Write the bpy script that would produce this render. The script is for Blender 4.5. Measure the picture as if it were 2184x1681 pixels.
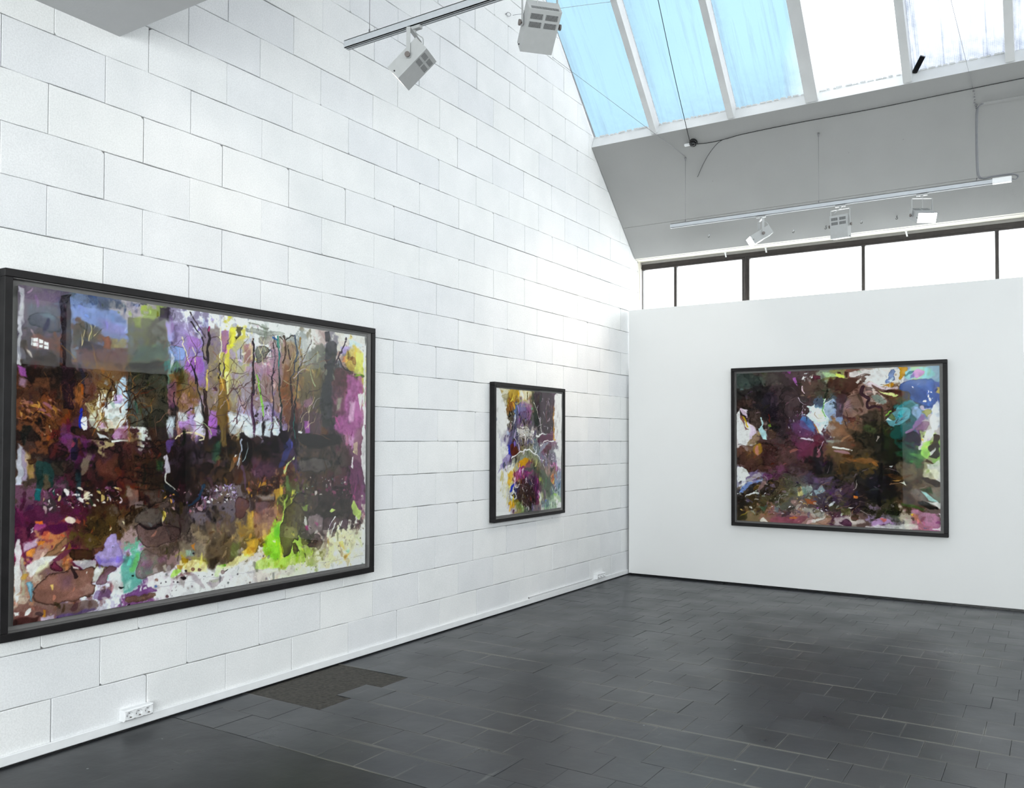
import bpy, bmesh, math, random
import numpy as np
from mathutils import Vector, Matrix

scene = bpy.context.scene
for o in list(bpy.data.objects):
    bpy.data.objects.remove(o, do_unlink=True)
C = scene.collection

# ================================================================ camera
F_PX, PP_Y = 1826.24, 900.0
cam_d = bpy.data.cameras.new('camera')
cam_d.sensor_fit = 'HORIZONTAL'
cam_d.sensor_width = 36.0
cam_d.lens = F_PX * 36.0 / 2184.0
cam_d.shift_y = (PP_Y - 840.5) / 2184.0
cam_d.clip_start = 0.05
cam = bpy.data.objects.new('camera', cam_d)
C.objects.link(cam)
YAW, PITCH, ROLL = 0.5659312, 0.0205707, 0.0027398
CAM = Vector((4.13727, 0.0, 1.53057))
fw = Vector((-math.sin(YAW) * math.cos(PITCH), math.cos(YAW) * math.cos(PITCH), math.sin(PITCH)))
rt0 = Vector((math.cos(YAW), math.sin(YAW), 0))
up0 = rt0.cross(fw)
rt = rt0 * math.cos(ROLL) + up0 * math.sin(ROLL)
up = up0 * math.cos(ROLL) - rt0 * math.sin(ROLL)
m = Matrix((rt, up, -fw)).transposed().to_4x4()
m.translation = CAM
cam.matrix_world = m
scene.camera = cam

# ================================================================ sky: bright broken cloud with one blue opening
world = bpy.data.worlds.new('sky')
scene.world = world
world.use_nodes = True
wt = world.node_tree
wt.nodes.clear()
def wn(t, **k):
    n = wt.nodes.new(t)
    for a, b in k.items(): setattr(n, a, b)
    return n
w_out = wn('ShaderNodeOutputWorld'); w_bg = wn('ShaderNodeBackground')
w_tc = wn('ShaderNodeTexCoord')
w_noise = wn('ShaderNodeTexNoise'); w_noise.inputs['Scale'].default_value = 2.2; w_noise.inputs['Detail'].default_value = 7; w_noise.inputs['Roughness'].default_value = .55
w_dot = wn('ShaderNodeVectorMath', operation='DOT_PRODUCT'); w_dot.inputs[1].default_value = Vector((-.56, .74, .37)).normalized()
w_add = wn('ShaderNodeMath', operation='MULTIPLY_ADD'); w_add.inputs[1].default_value = .06
w_ramp = wn('ShaderNodeValToRGB')
SKY_BLUE, SKY_CLOUD = (2.2, 3.45, 4.1), (.965, .985, 1.0)
e = w_ramp.color_ramp.elements
e[0].position = .953; e[0].color = (1, 1, 1, 1)
e[1].position = .972; e[1].color = (0, 0, 0, 1)
w_mix = wn('ShaderNodeMix', data_type='RGBA')
w_mix.inputs[6].default_value = SKY_BLUE + (1,)
CLOUD = 7.0
w_mix.inputs[7].default_value = tuple(c * CLOUD for c in SKY_CLOUD) + (1,)
w_var = wn('ShaderNodeTexNoise'); w_var.inputs['Scale'].default_value = 3.0; w_var.inputs['Detail'].default_value = 4
w_vr = wn('ShaderNodeMapRange'); w_vr.inputs[3].default_value = .75; w_vr.inputs[4].default_value = 1.25
w_mul = wn('ShaderNodeMix', data_type='RGBA', blend_type='MULTIPLY'); w_mul.inputs[0].default_value = 1
L = wt.links.new
L(w_tc.outputs['Generated'], w_noise.inputs['Vector']); L(w_tc.outputs['Generated'], w_var.inputs['Vector'])
L(w_tc.outputs['Generated'], w_dot.inputs[0])
L(w_noise.outputs['Fac'], w_add.inputs[0]); L(w_dot.outputs['Value'], w_add.inputs[2])
L(w_add.outputs[0], w_ramp.inputs['Fac']); L(w_ramp.outputs['Color'], w_mix.inputs[0])
L(w_var.outputs['Fac'], w_vr.inputs[0]); L(w_mix.outputs[2], w_mul.inputs[6]); L(w_vr.outputs[0], w_mul.inputs[7])
L(w_mul.outputs[2], w_bg.inputs['Color']); L(w_bg.outputs[0], w_out.inputs[0])
w_bg.inputs['Strength'].default_value = 1.0

# daylight openings (portals guide the sky light through the glazing; they give no light of their own)
def portal(name, mat, sx, sy):
    d = bpy.data.lights.new(name, 'AREA'); d.shape = 'RECTANGLE'; d.size = sx; d.size_y = sy
    d.cycles.is_portal = True
    o = bpy.data.objects.new(name, d); C.objects.link(o); o.matrix_world = mat
ROOM_X = 8.5; BACK_W = -3.12
portal('skylight_portal', Matrix.Translation((ROOM_X / 2, 7.08, 5.98)) @ Matrix.Rotation(math.radians(-45.26), 4, 'X'), ROOM_X, 3.3)
portal('clerestory_portal', Matrix.Translation((2.05, 9.50, 2.95)) @ Matrix.Rotation(math.radians(-90), 4, 'X'), 4.10, 1.3)

portal('right_window_portal', Matrix.Translation((ROOM_X + .12, 3.3, 3.09)) @ Matrix.Rotation(math.radians(90), 4, 'Y'), .95, 11.8)

portal('added_window_portal', Matrix.Translation((4.75, BACK_W, 1.70)) @ Matrix.Rotation(math.radians(90), 4, 'X'), 7.1, 3.2)

# exposure
vs = scene.view_settings
vs.view_transform = 'Standard'; vs.look = 'None'; vs.gamma = 1.0; vs.use_curve_mapping = False
vs.exposure = 0.46
cy = scene.cycles
cy.max_bounces = 10; cy.diffuse_bounces = 6; cy.glossy_bounces = 4; cy.transmission_bounces = 8; cy.transparent_max_bounces = 24
cy.caustics_reflective = False; cy.caustics_refractive = False
cy.use_denoising = True; cy.use_adaptive_sampling = True; cy.adaptive_threshold = .03
cy.sample_clamp_indirect = 8.0
# ================================================================ helpers
rnd = random.Random(11)
def link(name, me, parent=None):
    o = bpy.data.objects.new(name, me); C.objects.link(o)
    if parent is not None: o.parent = parent
    return o
def tag(o, label=None, cat=None, group=None, kind=None):
    if label: o['label'] = label
    if cat: o['category'] = cat
    if group: o['group'] = group
    if kind: o['kind'] = kind
    return o
def thing(name, loc, label, cat, group=None, rz=0.0, kind=None):
    o = bpy.data.objects.new(name, None); C.objects.link(o)
    o.empty_display_size = .05; o.location = loc; o.rotation_euler = (0, 0, rz)
    return tag(o, label, cat, group, kind)
class MB:
    """collects shapes of ONE part"""
    def __init__(s): s.v = []; s.f = []; s.sm = []
    def add(s, vs, fs, smooth=False):
        b = len(s.v); s.v += [tuple(v) for v in vs]; s.f += [tuple(b + i for i in f) for f in fs]; s.sm += [smooth] * len(fs); return s
    def box(s, x0, x1, y0, y1, z0, z1, M=None):
        vs = [Vector((x, y, z)) for z in (z0, z1) for y in (y0, y1) for x in (x0, x1)]
        if M is not None: vs = [M @ v for v in vs]
        return s.add(vs, [(0, 2, 3, 1), (4, 5, 7, 6), (0, 1, 5, 4), (2, 6, 7, 3), (0, 4, 6, 2), (1, 3, 7, 5)])
    def bbox(s, x0, x1, y0, y1, z0, z1, b, M=None):
        """box with chamfered edges"""
        vs = []; idx = {}
        for ix, x in enumerate((x0, x1)):
            for iy, y in enumerate((y0, y1)):
                for iz, z in enumerate((z0, z1)):
                    dx, dy, dz = (b if ix == 0 else -b), (b if iy == 0 else -b), (b if iz == 0 else -b)
                    for a, p in (('x', (x, y + dy, z + dz)), ('y', (x + dx, y, z + dz)), ('z', (x + dx, y + dy, z))):
                        idx[(ix, iy, iz, a)] = len(vs); vs.append(Vector(p))
        F = []
        for k in (0, 1):
            F.append([idx[(k, i, j, 'x')] for i, j in ((0, 0), (0, 1), (1, 1), (1, 0))][::(1 if k == 0 else -1)])
            F.append([idx[(i, k, j, 'y')] for i, j in ((0, 0), (1, 0), (1, 1), (0, 1))][::(1 if k == 0 else -1)])
            F.append([idx[(i, j, k, 'z')] for i, j in ((0, 0), (0, 1), (1, 1), (1, 0))][::(1 if k == 0 else -1)])
        for i in (0, 1):
            for j in (0, 1):
                F.append([idx[(0, i, j, 'y')], idx[(1, i, j, 'y')], idx[(1, i, j, 'z')], idx[(0, i, j, 'z')]])
                F.append([idx[(i, 0, j, 'x')], idx[(i, 1, j, 'x')], idx[(i, 1, j, 'z')], idx[(i, 0, j, 'z')]])
                F.append([idx[(i, j, 0, 'x')], idx[(i, j, 1, 'x')], idx[(i, j, 1, 'y')], idx[(i, j, 0, 'y')]])
                for k in (0, 1): F.append([idx[(i, j, k, a)] for a in 'xyz'])
        if M is not None: vs = [M @ v for v in vs]
        return s.add(vs, F)
    def cyl(s, a, b, r, n=14, r2=None, caps=True, smooth=True):
        a = Vector(a); b = Vector(b); d = (b - a).normalized(); r2 = r if r2 is None else r2
        u = d.orthogonal().normalized(); w = d.cross(u)
        vs = [a + (u * math.cos(t) + w * math.sin(t)) * r for t in (2 * math.pi * i / n for i in range(n))]
        vs += [b + (u * math.cos(t) + w * math.sin(t)) * r2 for t in (2 * math.pi * i / n for i in range(n))]
        s.add(vs, [(i, (i + 1) % n, n + (i + 1) % n, n + i) for i in range(n)], smooth)
        if caps: s.add(vs, [tuple(range(n))[::-1], tuple(range(n, 2 * n))])
        return s
    def tube(s, pts, r, n=6, closed=False):
        P = [Vector(p) for p in pts]; k = len(P); rings = []; u = None
        for i, p in enumerate(P):
            a = P[(i - 1) % k] if (i or closed) else P[0]; b = P[(i + 1) % k] if (i < k - 1 or closed) else P[-1]
            d = (b - a).normalized()
            u = d.orthogonal().normalized() if u is None else (u - d * u.dot(d)).normalized()
            w = d.cross(u); rings.append([p + (u * math.cos(t) + w * math.sin(t)) * r for t in (2 * math.pi * j / n for j in range(n))])
        vs = [v for q in rings for v in q]; F = []
        for i in range(k if closed else k - 1):
            for j in range(n):
                a = i * n; b = ((i + 1) % k) * n
                F.append((a + j, a + (j + 1) % n, b + (j + 1) % n, b + j))
        s.add(vs, F, True)
        if not closed: s.add(vs, [tuple(range(n))[::-1], tuple(range((k - 1) * n, k * n))])
        return s
    def prism(s, prof, x0, x1):
        """profile of (y, z) points swept along x"""
        n = len(prof); vs = [(x0, y, z) for y, z in prof] + [(x1, y, z) for y, z in prof]
        return s.add(vs, [(i, (i + 1) % n, n + (i + 1) % n, n + i) for i in range(n)] + [tuple(range(n))[::-1], tuple(range(n, 2 * n))])
    def ball(s, c, r, nu=10, nv=6, sc=(1, 1, 1)):
        vs = []; F = []
        for j in range(nv + 1):
            ph = math.pi * j / nv
            for i in range(nu):
                t = 2 * math.pi * i / nu; vs.append((c[0] + r * sc[0] * math.sin(ph) * math.cos(t), c[1] + r * sc[1] * math.sin(ph) * math.sin(t), c[2] + r * sc[2] * math.cos(ph)))
        for j in range(nv):
            for i in range(nu): F.append((j * nu + i, (j + 1) * nu + i, (j + 1) * nu + (i + 1) % nu, j * nu + (i + 1) % nu))
        return s.add(vs, F, True)
    def mesh(s, name, mat):
        me = bpy.data.meshes.new(name); me.from_pydata(s.v, [], s.f)
        me.polygons.foreach_set('use_smooth', s.sm)
        bm = bmesh.new(); bm.from_mesh(me); bmesh.ops.remove_doubles(bm, verts=bm.verts, dist=1e-6); bmesh.ops.recalc_face_normals(bm, faces=bm.faces); bm.to_mesh(me); bm.free()
        if mat is not None: me.materials.append(mat)
        return me
    def build(s, name, mat, parent=None): return link(name, s.mesh(name, mat), parent)
def curve_pts(pts, per=6):
    P = [Vector(p) for p in pts]
    if len(P) < 3: return P
    E = [2 * P[0] - P[1]] + P + [2 * P[-1] - P[-2]]; o = []
    for i in range(1, len(E) - 2):
        a, b, c, d = E[i - 1:i + 3]
        for k in range(per):
            t = k / per; o.append(.5 * (2 * b + (c - a) * t + (2 * a - 5 * b + 4 * c - d) * t * t + (3 * b - a - 3 * c + d) * t ** 3))
    return o + [P[-1]]

# ================================================================ materials
def new_mat(name):
    mt = bpy.data.materials.new(name); mt.use_nodes = True; nt = mt.node_tree
    return mt, nt, nt.nodes['Principled BSDF'], nt.nodes['Material Output']
def node(nt, t, ins=None, **k):
    n = nt.nodes.new(t)
    for a, b in k.items(): setattr(n, a, b)
    for a, b in (ins or {}).items(): n.inputs[a].default_value = b
    return n
def plain(name, col, rough=.5, metal=0.0, noise=.06, nscale=30.0, bump=0.0, bscale=120.0, spec=.5):
    mt, nt, b, out = new_mat(name)
    b.inputs['Roughness'].default_value = rough; b.inputs['Metallic'].default_value = metal; b.inputs['Specular IOR Level'].default_value = spec
    tc = node(nt, 'ShaderNodeTexCoord')
    nz = node(nt, 'ShaderNodeTexNoise', {'Scale': nscale, 'Detail': 4.0}); nt.links.new(tc.outputs['Object'], nz.inputs['Vector'])
    r = node(nt, 'ShaderNodeValToRGB'); e = r.color_ramp.elements
    e[0].position = .3; e[0].color = tuple(c * (1 - noise) for c in col) + (1,); e[1].position = .7; e[1].color = tuple(min(1, c * (1 + noise)) for c in col) + (1,)
    nt.links.new(nz.outputs['Fac'], r.inputs['Fac']); nt.links.new(r.outputs['Color'], b.inputs['Base Color'])
    if bump:
        n2 = node(nt, 'ShaderNodeTexNoise', {'Scale': bscale, 'Detail': 3.0}); nt.links.new(tc.outputs['Object'], n2.inputs['Vector'])
        bp = node(nt, 'ShaderNodeBump', {'Strength': bump, 'Distance': .004}); nt.links.new(n2.outputs['Fac'], bp.inputs['Height']); nt.links.new(bp.outputs['Normal'], b.inputs['Normal'])
    return mt
def emission(name, col, strength):
    mt, nt, b, out = new_mat(name); nt.nodes.remove(b)
    e = node(nt, 'ShaderNodeEmission', {'Color': col + (1,), 'Strength': strength}); nt.links.new(e.outputs[0], out.inputs['Surface']); return mt

def block_material():
    mt, nt, b, out = new_mat('painted_aerated_block'); b.inputs['Roughness'].default_value = .75; b.inputs['Specular IOR Level'].default_value = .25
    tc = node(nt, 'ShaderNodeTexCoord'); geo = node(nt, 'ShaderNodeNewGeometry'); oi = node(nt, 'ShaderNodeObjectInfo')
    n1 = node(nt, 'ShaderNodeTexNoise', {'Scale': 2.3, 'Detail': 5.0, 'Roughness': .6}); nt.links.new(geo.outputs['Position'], n1.inputs['Vector'])
    r = node(nt, 'ShaderNodeValToRGB'); e = r.color_ramp.elements
    e[0].position = .32; e[0].color = (.80, .81, .815, 1); e[1].position = .66; e[1].color = (.875, .878, .88, 1)
    nt.links.new(n1.outputs['Fac'], r.inputs['Fac'])
    # each block took the paint a little differently
    r2 = node(nt, 'ShaderNodeValToRGB'); e = r2.color_ramp.elements
    e[0].color = (.93, .935, .95, 1); e[1].color = (1, 1, .99, 1)
    nt.links.new(oi.outputs['Random'], r2.inputs['Fac'])
    mx = node(nt, 'ShaderNodeMix', {0: 1.0}, data_type='RGBA', blend_type='MULTIPLY'); nt.links.new(r.outputs['Color'], mx.inputs[6]); nt.links.new(r2.outputs['Color'], mx.inputs[7])
    # pores
    n3 = node(nt, 'ShaderNodeTexVoronoi', {'Scale': 95.0}); nt.links.new(geo.outputs['Position'], n3.inputs['Vector'])
    n4 = node(nt, 'ShaderNodeTexNoise', {'Scale': 60.0, 'Detail': 4.0}); nt.links.new(geo.outputs['Position'], n4.inputs['Vector'])
    n5 = node(nt, 'ShaderNodeTexNoise', {'Scale': 9.0, 'Detail': 3.0}); nt.links.new(geo.outputs['Position'], n5.inputs['Vector'])
    r3 = node(nt, 'ShaderNodeMapRange', {1: .3, 2: .75, 3: 0.0, 4: 1.0}); nt.links.new(n4.outputs['Fac'], r3.inputs[0])
    a = node(nt, 'ShaderNodeMath', {1: .6}, operation='MULTIPLY'); nt.links.new(n3.outputs['Distance'], a.inputs[0])
    s = node(nt, 'ShaderNodeMath', operation='ADD'); nt.links.new(a.outputs[0], s.inputs[0]); nt.links.new(r3.outputs[0], s.inputs[1])
    s2 = node(nt, 'ShaderNodeMath', {1: 1.4}, operation='MULTIPLY_ADD'); nt.links.new(n5.outputs['Fac'], s2.inputs[0]); nt.links.new(s.outputs[0], s2.inputs[2])
    bp = node(nt, 'ShaderNodeBump', {'Strength': .35, 'Distance': .0018}); nt.links.new(s2.outputs[0], bp.inputs['Height']); nt.links.new(bp.outputs['Normal'], b.inputs['Normal'])
    # fine grey speckle of the open pores
    n6 = node(nt, 'ShaderNodeTexNoise', {'Scale': 140.0, 'Detail': 2.0}); nt.links.new(geo.outputs['Position'], n6.inputs['Vector'])
    r6 = node(nt, 'ShaderNodeMapRange', {1: .35, 2: .62, 3: .9, 4: 1.0}); nt.links.new(n6.outputs['Fac'], r6.inputs[0])
    m6 = node(nt, 'ShaderNodeMix', {0: 1.0}, data_type='RGBA', blend_type='MULTIPLY'); nt.links.new(mx.outputs[2], m6.inputs[6]); nt.links.new(r6.outputs[0], m6.inputs[7])
    nt.links.new(m6.outputs[2], b.inputs['Base Color'])
    return mt

def floor_material(name, tile):
    mt, nt, b, out = new_mat(name); b.inputs['Specular IOR Level'].default_value = .3 if tile is False else .45
    geo = node(nt, 'ShaderNodeNewGeometry'); tc = node(nt, 'ShaderNodeTexCoord'); oi = node(nt, 'ShaderNodeObjectInfo')
    n1 = node(nt, 'ShaderNodeTexNoise', {'Scale': 1.3, 'Detail': 6.0, 'Roughness': .6}); nt.links.new(geo.outputs['Position'], n1.inputs['Vector'])
    r1 = node(nt, 'ShaderNodeValToRGB'); e = r1.color_ramp.elements
    k = .5 if tile is False else 1.0
    e[0].position = .3; e[0].color = (.013 * k, .016 * k, .021 * k, 1); e[1].position = .7; e[1].color = (.024 * k, .027 * k, .031 * k, 1)
    nt.links.new(n1.outputs['Fac'], r1.inputs['Fac'])
    col = r1.outputs['Color']
    if tile:
        # worn paint at the tile edges, broken up
        sx = node(nt, 'ShaderNodeSeparateXYZ'); nt.links.new(tc.outputs['Object'], sx.inputs[0])
        ax = node(nt, 'ShaderNodeMath', operation='ABSOLUTE'); ay = node(nt, 'ShaderNodeMath', operation='ABSOLUTE')
        nt.links.new(sx.outputs[0], ax.inputs[0]); nt.links.new(sx.outputs[1], ay.inputs[0])
        mx_ = node(nt, 'ShaderNodeMath', operation='MAXIMUM'); nt.links.new(ax.outputs[0], mx_.inputs[0]); nt.links.new(ay.outputs[0], mx_.inputs[1])
        n2 = node(nt, 'ShaderNodeTexNoise', {'Scale': 3.2, 'Detail': 3.0}); nt.links.new(geo.outputs['Position'], n2.inputs['Vector'])
        ma = node(nt, 'ShaderNodeMath', {1: .02, 2: -.01}, operation='MULTIPLY_ADD'); nt.links.new(n2.outputs['Fac'], ma.inputs[0])
        sm = node(nt, 'ShaderNodeMath', operation='ADD'); nt.links.new(mx_.outputs[0], sm.inputs[0]); nt.links.new(ma.outputs[0], sm.inputs[1])
        mr = node(nt, 'ShaderNodeMapRange', {1: .1175, 2: .1235, 3: 0.0, 4: .6}); nt.links.new(sm.outputs[0], mr.inputs[0])
        n3 = node(nt, 'ShaderNodeTexNoise', {'Scale': 1.1, 'Detail': 2.0}); nt.links.new(geo.outputs['Position'], n3.inputs['Vector'])
        m3 = node(nt, 'ShaderNodeMapRange', {1: .46, 2: .62, 3: .06, 4: 1.0}); nt.links.new(n3.outputs['Fac'], m3.inputs[0])
        mm = node(nt, 'ShaderNodeMath', operation='MULTIPLY'); nt.links.new(mr.outputs[0], mm.inputs[0]); nt.links.new(m3.outputs[0], mm.inputs[1])
        mx = node(nt, 'ShaderNodeMix', data_type='RGBA'); mx.inputs[7].default_value = (.17, .165, .14, 1)
        nt.links.new(mm.outputs[0], mx.inputs[0]); nt.links.new(col, mx.inputs[6]); col = mx.outputs[2]
        rr = node(nt, 'ShaderNodeMapRange', {3: .85, 4: 1.18}); nt.links.new(oi.outputs['Random'], rr.inputs[0])
        mo = node(nt, 'ShaderNodeMix', {0: 1.0}, data_type='RGBA', blend_type='MULTIPLY'); nt.links.new(col, mo.inputs[6]); nt.links.new(rr.outputs[0], mo.inputs[7]); col = mo.outputs[2]
    # dusty scuffs and scratches: thin stretched streaks
    for k, (rot, sc) in enumerate(((.5, (3, 42, 1)), (2.2, (34, 2.5, 1)))):
        mp = node(nt, 'ShaderNodeMapping'); mp.inputs['Rotation'].default_value = (0, 0, rot); mp.inputs['Scale'].default_value = sc
        nt.links.new(geo.outputs['Position'], mp.inputs['Vector'])
        ns = node(nt, 'ShaderNodeTexNoise', {'Scale': 1.0, 'Detail': 2.0, 'Distortion': .6}); nt.links.new(mp.outputs[0], ns.inputs['Vector'])
        rs = node(nt, 'ShaderNodeMapRange', {1: .71, 2: .78, 3: 0.0, 4: .5}); nt.links.new(ns.outputs['Fac'], rs.inputs[0])
        mx = node(nt, 'ShaderNodeMix', data_type='RGBA'); mx.inputs[7].default_value = (.13, .135, .13, 1)
        nt.links.new(rs.outputs[0], mx.inputs[0]); nt.links.new(col, mx.inputs[6]); col = mx.outputs[2]
    # paint specks
    vo = node(nt, 'ShaderNodeTexVoronoi', {'Scale': 4.0}); nt.links.new(geo.outputs['Position'], vo.inputs['Vector'])
    vr = node(nt, 'ShaderNodeMapRange', {1: .018, 2: .028, 3: .8, 4: 0.0}); nt.links.new(vo.outputs['Distance'], vr.inputs[0])
    mx = node(nt, 'ShaderNodeMix', data_type='RGBA'); mx.inputs[7].default_value = (.25, .28, .27, 1)
    nt.links.new(vr.outputs[0], mx.inputs[0]); nt.links.new(col, mx.inputs[6]); col = mx.outputs[2]
    nt.links.new(col, b.inputs['Base Color'])
    n4 = node(nt, 'ShaderNodeTexNoise', {'Scale': 2.4, 'Detail': 5.0}); nt.links.new(geo.outputs['Position'], n4.inputs['Vector'])
    r4 = node(nt, 'ShaderNodeMapRange', {1: .3, 2: .7, 3: .27, 4: .40}); nt.links.new(n4.outputs['Fac'], r4.inputs[0]); nt.links.new(r4.outputs[0], b.inputs['Roughness'])
    n5 = node(nt, 'ShaderNodeTexNoise', {'Scale': 7.0, 'Detail': 4.0}); nt.links.new(geo.outputs['Position'], n5.inputs['Vector'])
    bp = node(nt, 'ShaderNodeBump', {'Strength': .35, 'Distance': .006}); nt.links.new(n5.outputs['Fac'], bp.inputs['Height']); nt.links.new(bp.outputs['Normal'], b.inputs['Normal'])
    return mt

def wired_glass(name, dirt, tint):
    """dusty wired glass: clear part lets the sky through, dust and streaks scatter it"""
    mt, nt, b, out = new_mat(name); nt.nodes.remove(b)
    tc = node(nt, 'ShaderNodeTexCoord')
    mp = node(nt, 'ShaderNodeMapping'); mp.inputs['Scale'].default_value = (16, .8, 1); nt.links.new(tc.outputs['Object'], mp.inputs['Vector'])
    oi = node(nt, 'ShaderNodeObjectInfo')
    ro = node(nt, 'ShaderNodeMath', {1: 37.0}, operation='MULTIPLY'); nt.links.new(oi.outputs['Random'], ro.inputs[0])
    cb = node(nt, 'ShaderNodeCombineXYZ'); nt.links.new(ro.outputs[0], cb.inputs[2]); nt.links.new(cb.outputs[0], mp.inputs['Location'])
    ns = node(nt, 'ShaderNodeTexNoise', {'Scale': 1.0, 'Detail': 6.0, 'Roughness': .7, 'Distortion': .3}); nt.links.new(mp.outputs[0], ns.inputs['Vector'])
    st = node(nt, 'ShaderNodeMapRange', {1: .50, 2: .78, 3: 0.0, 4: 1.0}); nt.links.new(ns.outputs['Fac'], st.inputs[0])
    # dirt collects at the foot of the pane (object y = 0) and along its left bar
    sx = node(nt, 'ShaderNodeSeparateXYZ'); nt.links.new(tc.outputs['Object'], sx.inputs[0])
    ft = node(nt, 'ShaderNodeMapRange', {1: .02, 2: .42, 3: .55, 4: 0.0}); nt.links.new(sx.outputs[1], ft.inputs[0])
    lf = node(nt, 'ShaderNodeMapRange', {1: .02, 2: .16, 3: .45, 4: 0.0}); nt.links.new(sx.outputs[0], lf.inputs[0])
    n2 = node(nt, 'ShaderNodeTexNoise', {'Scale': 14.0, 'Detail': 4.0}); nt.links.new(tc.outputs['Object'], n2.inputs['Vector'])
    e1 = node(nt, 'ShaderNodeMath', operation='MAXIMUM'); nt.links.new(ft.outputs[0], e1.inputs[0]); nt.links.new(lf.outputs[0], e1.inputs[1])
    e2 = node(nt, 'ShaderNodeMath', operation='MULTIPLY'); nt.links.new(e1.outputs[0], e2.inputs[0]); nt.links.new(n2.outputs['Fac'], e2.inputs[1])
    # wire mesh of 13 mm
    wv = []
    for ax in (0, 1):
        f = node(nt, 'ShaderNodeMath', {1: 2 * math.pi / .0135}, operation='MULTIPLY'); nt.links.new(sx.outputs[ax], f.inputs[0])
        s = node(nt, 'ShaderNodeMath', operation='SINE'); nt.links.new(f.outputs[0], s.inputs[0])
        g = node(nt, 'ShaderNodeMapRange', {1: .72, 2: .95, 3: 0.0, 4: 1.0}); nt.links.new(s.outputs[0], g.inputs[0]); wv.append(g.outputs[0])
    wm = node(nt, 'ShaderNodeMath', operation='MAXIMUM'); nt.links.new(wv[0], wm.inputs[0]); nt.links.new(wv[1], wm.inputs[1])
    ws = node(nt, 'ShaderNodeMath', operation='ADD', use_clamp=True); nt.links.new(e2.outputs[0], ws.inputs[0])
    st2 = node(nt, 'ShaderNodeMath', {1: .55}, operation='MULTIPLY'); nt.links.new(st.outputs[0], st2.inputs[0]); nt.links.new(st2.outputs[0], ws.inputs[1])
    w2 = node(nt, 'ShaderNodeMath', {1: .8}, operation='MULTIPLY'); nt.links.new(wm.outputs[0], w2.inputs[0])
    w3 = node(nt, 'ShaderNodeMath', {1: 1.0}, operation='MULTIPLY_ADD'); w3.use_clamp = True
    wdirt = node(nt, 'ShaderNodeMath', operation='MULTIPLY'); nt.links.new(ws.outputs[0], wdirt.inputs[0]); nt.links.new(w2.outputs[0], wdirt.inputs[1])
    tot = node(nt, 'ShaderNodeMath', operation='ADD'); nt.links.new(ws.outputs[0], tot.inputs[0]); nt.links.new(wdirt.outputs[0], tot.inputs[1])
    fin = node(nt, 'ShaderNodeMath', {1: dirt, 2: .03}, operation='MULTIPLY_ADD', use_clamp=True); nt.links.new(tot.outputs[0], fin.inputs[0])
    tr = node(nt, 'ShaderNodeBsdfTransparent', {'Color': tint + (1,)})
    tl = node(nt, 'ShaderNodeBsdfTranslucent', {'Color': (.10, .12, .16, 1)})
    mx = node(nt, 'ShaderNodeMixShader'); nt.links.new(fin.outputs[0], mx.inputs[0]); nt.links.new(tr.outputs[0], mx.inputs[1]); nt.links.new(tl.outputs[0], mx.inputs[2])
    nt.links.new(mx.outputs[0], out.inputs['Surface'])
    return mt
def clear_glass(name, tint=(1, 1, 1), refl=.35, rough=0.0):
    mt, nt, b, out = new_mat(name); nt.nodes.remove(b)
    tr = node(nt, 'ShaderNodeBsdfTransparent', {'Color': tint + (1,)}); gl = node(nt, 'ShaderNodeBsdfGlossy', {'Roughness': rough})
    fr = node(nt, 'ShaderNodeFresnel', {'IOR': 1.45}); ml = node(nt, 'ShaderNodeMath', {1: refl}, operation='MULTIPLY'); nt.links.new(fr.outputs[0], ml.inputs[0])
    mx = node(nt, 'ShaderNodeMixShader'); nt.links.new(ml.outputs[0], mx.inputs[0]); nt.links.new(tr.outputs[0], mx.inputs[1]); nt.links.new(gl.outputs[0], mx.inputs[2])
    nt.links.new(mx.outputs[0], out.inputs['Surface']); return mt
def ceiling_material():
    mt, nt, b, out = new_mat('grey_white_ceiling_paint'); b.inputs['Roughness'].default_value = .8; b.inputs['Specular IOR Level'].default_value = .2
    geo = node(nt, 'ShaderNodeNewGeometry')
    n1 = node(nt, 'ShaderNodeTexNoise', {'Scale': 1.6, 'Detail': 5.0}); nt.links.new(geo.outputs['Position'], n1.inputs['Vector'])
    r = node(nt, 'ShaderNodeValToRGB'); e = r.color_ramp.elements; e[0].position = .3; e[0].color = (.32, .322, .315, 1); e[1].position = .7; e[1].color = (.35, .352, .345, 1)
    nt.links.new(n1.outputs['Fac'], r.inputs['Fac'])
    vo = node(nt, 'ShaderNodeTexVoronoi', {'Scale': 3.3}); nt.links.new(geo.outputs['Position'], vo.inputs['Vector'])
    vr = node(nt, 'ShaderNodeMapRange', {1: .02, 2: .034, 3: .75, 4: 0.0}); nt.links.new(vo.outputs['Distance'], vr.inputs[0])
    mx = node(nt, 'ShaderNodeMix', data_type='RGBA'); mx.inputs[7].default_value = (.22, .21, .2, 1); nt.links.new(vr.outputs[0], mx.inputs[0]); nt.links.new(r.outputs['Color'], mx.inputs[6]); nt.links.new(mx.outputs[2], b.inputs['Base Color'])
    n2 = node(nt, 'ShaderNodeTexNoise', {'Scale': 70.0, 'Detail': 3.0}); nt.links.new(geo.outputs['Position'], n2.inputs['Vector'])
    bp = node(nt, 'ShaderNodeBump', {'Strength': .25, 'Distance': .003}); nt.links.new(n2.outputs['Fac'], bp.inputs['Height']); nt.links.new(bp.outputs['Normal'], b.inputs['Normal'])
    return mt
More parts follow.
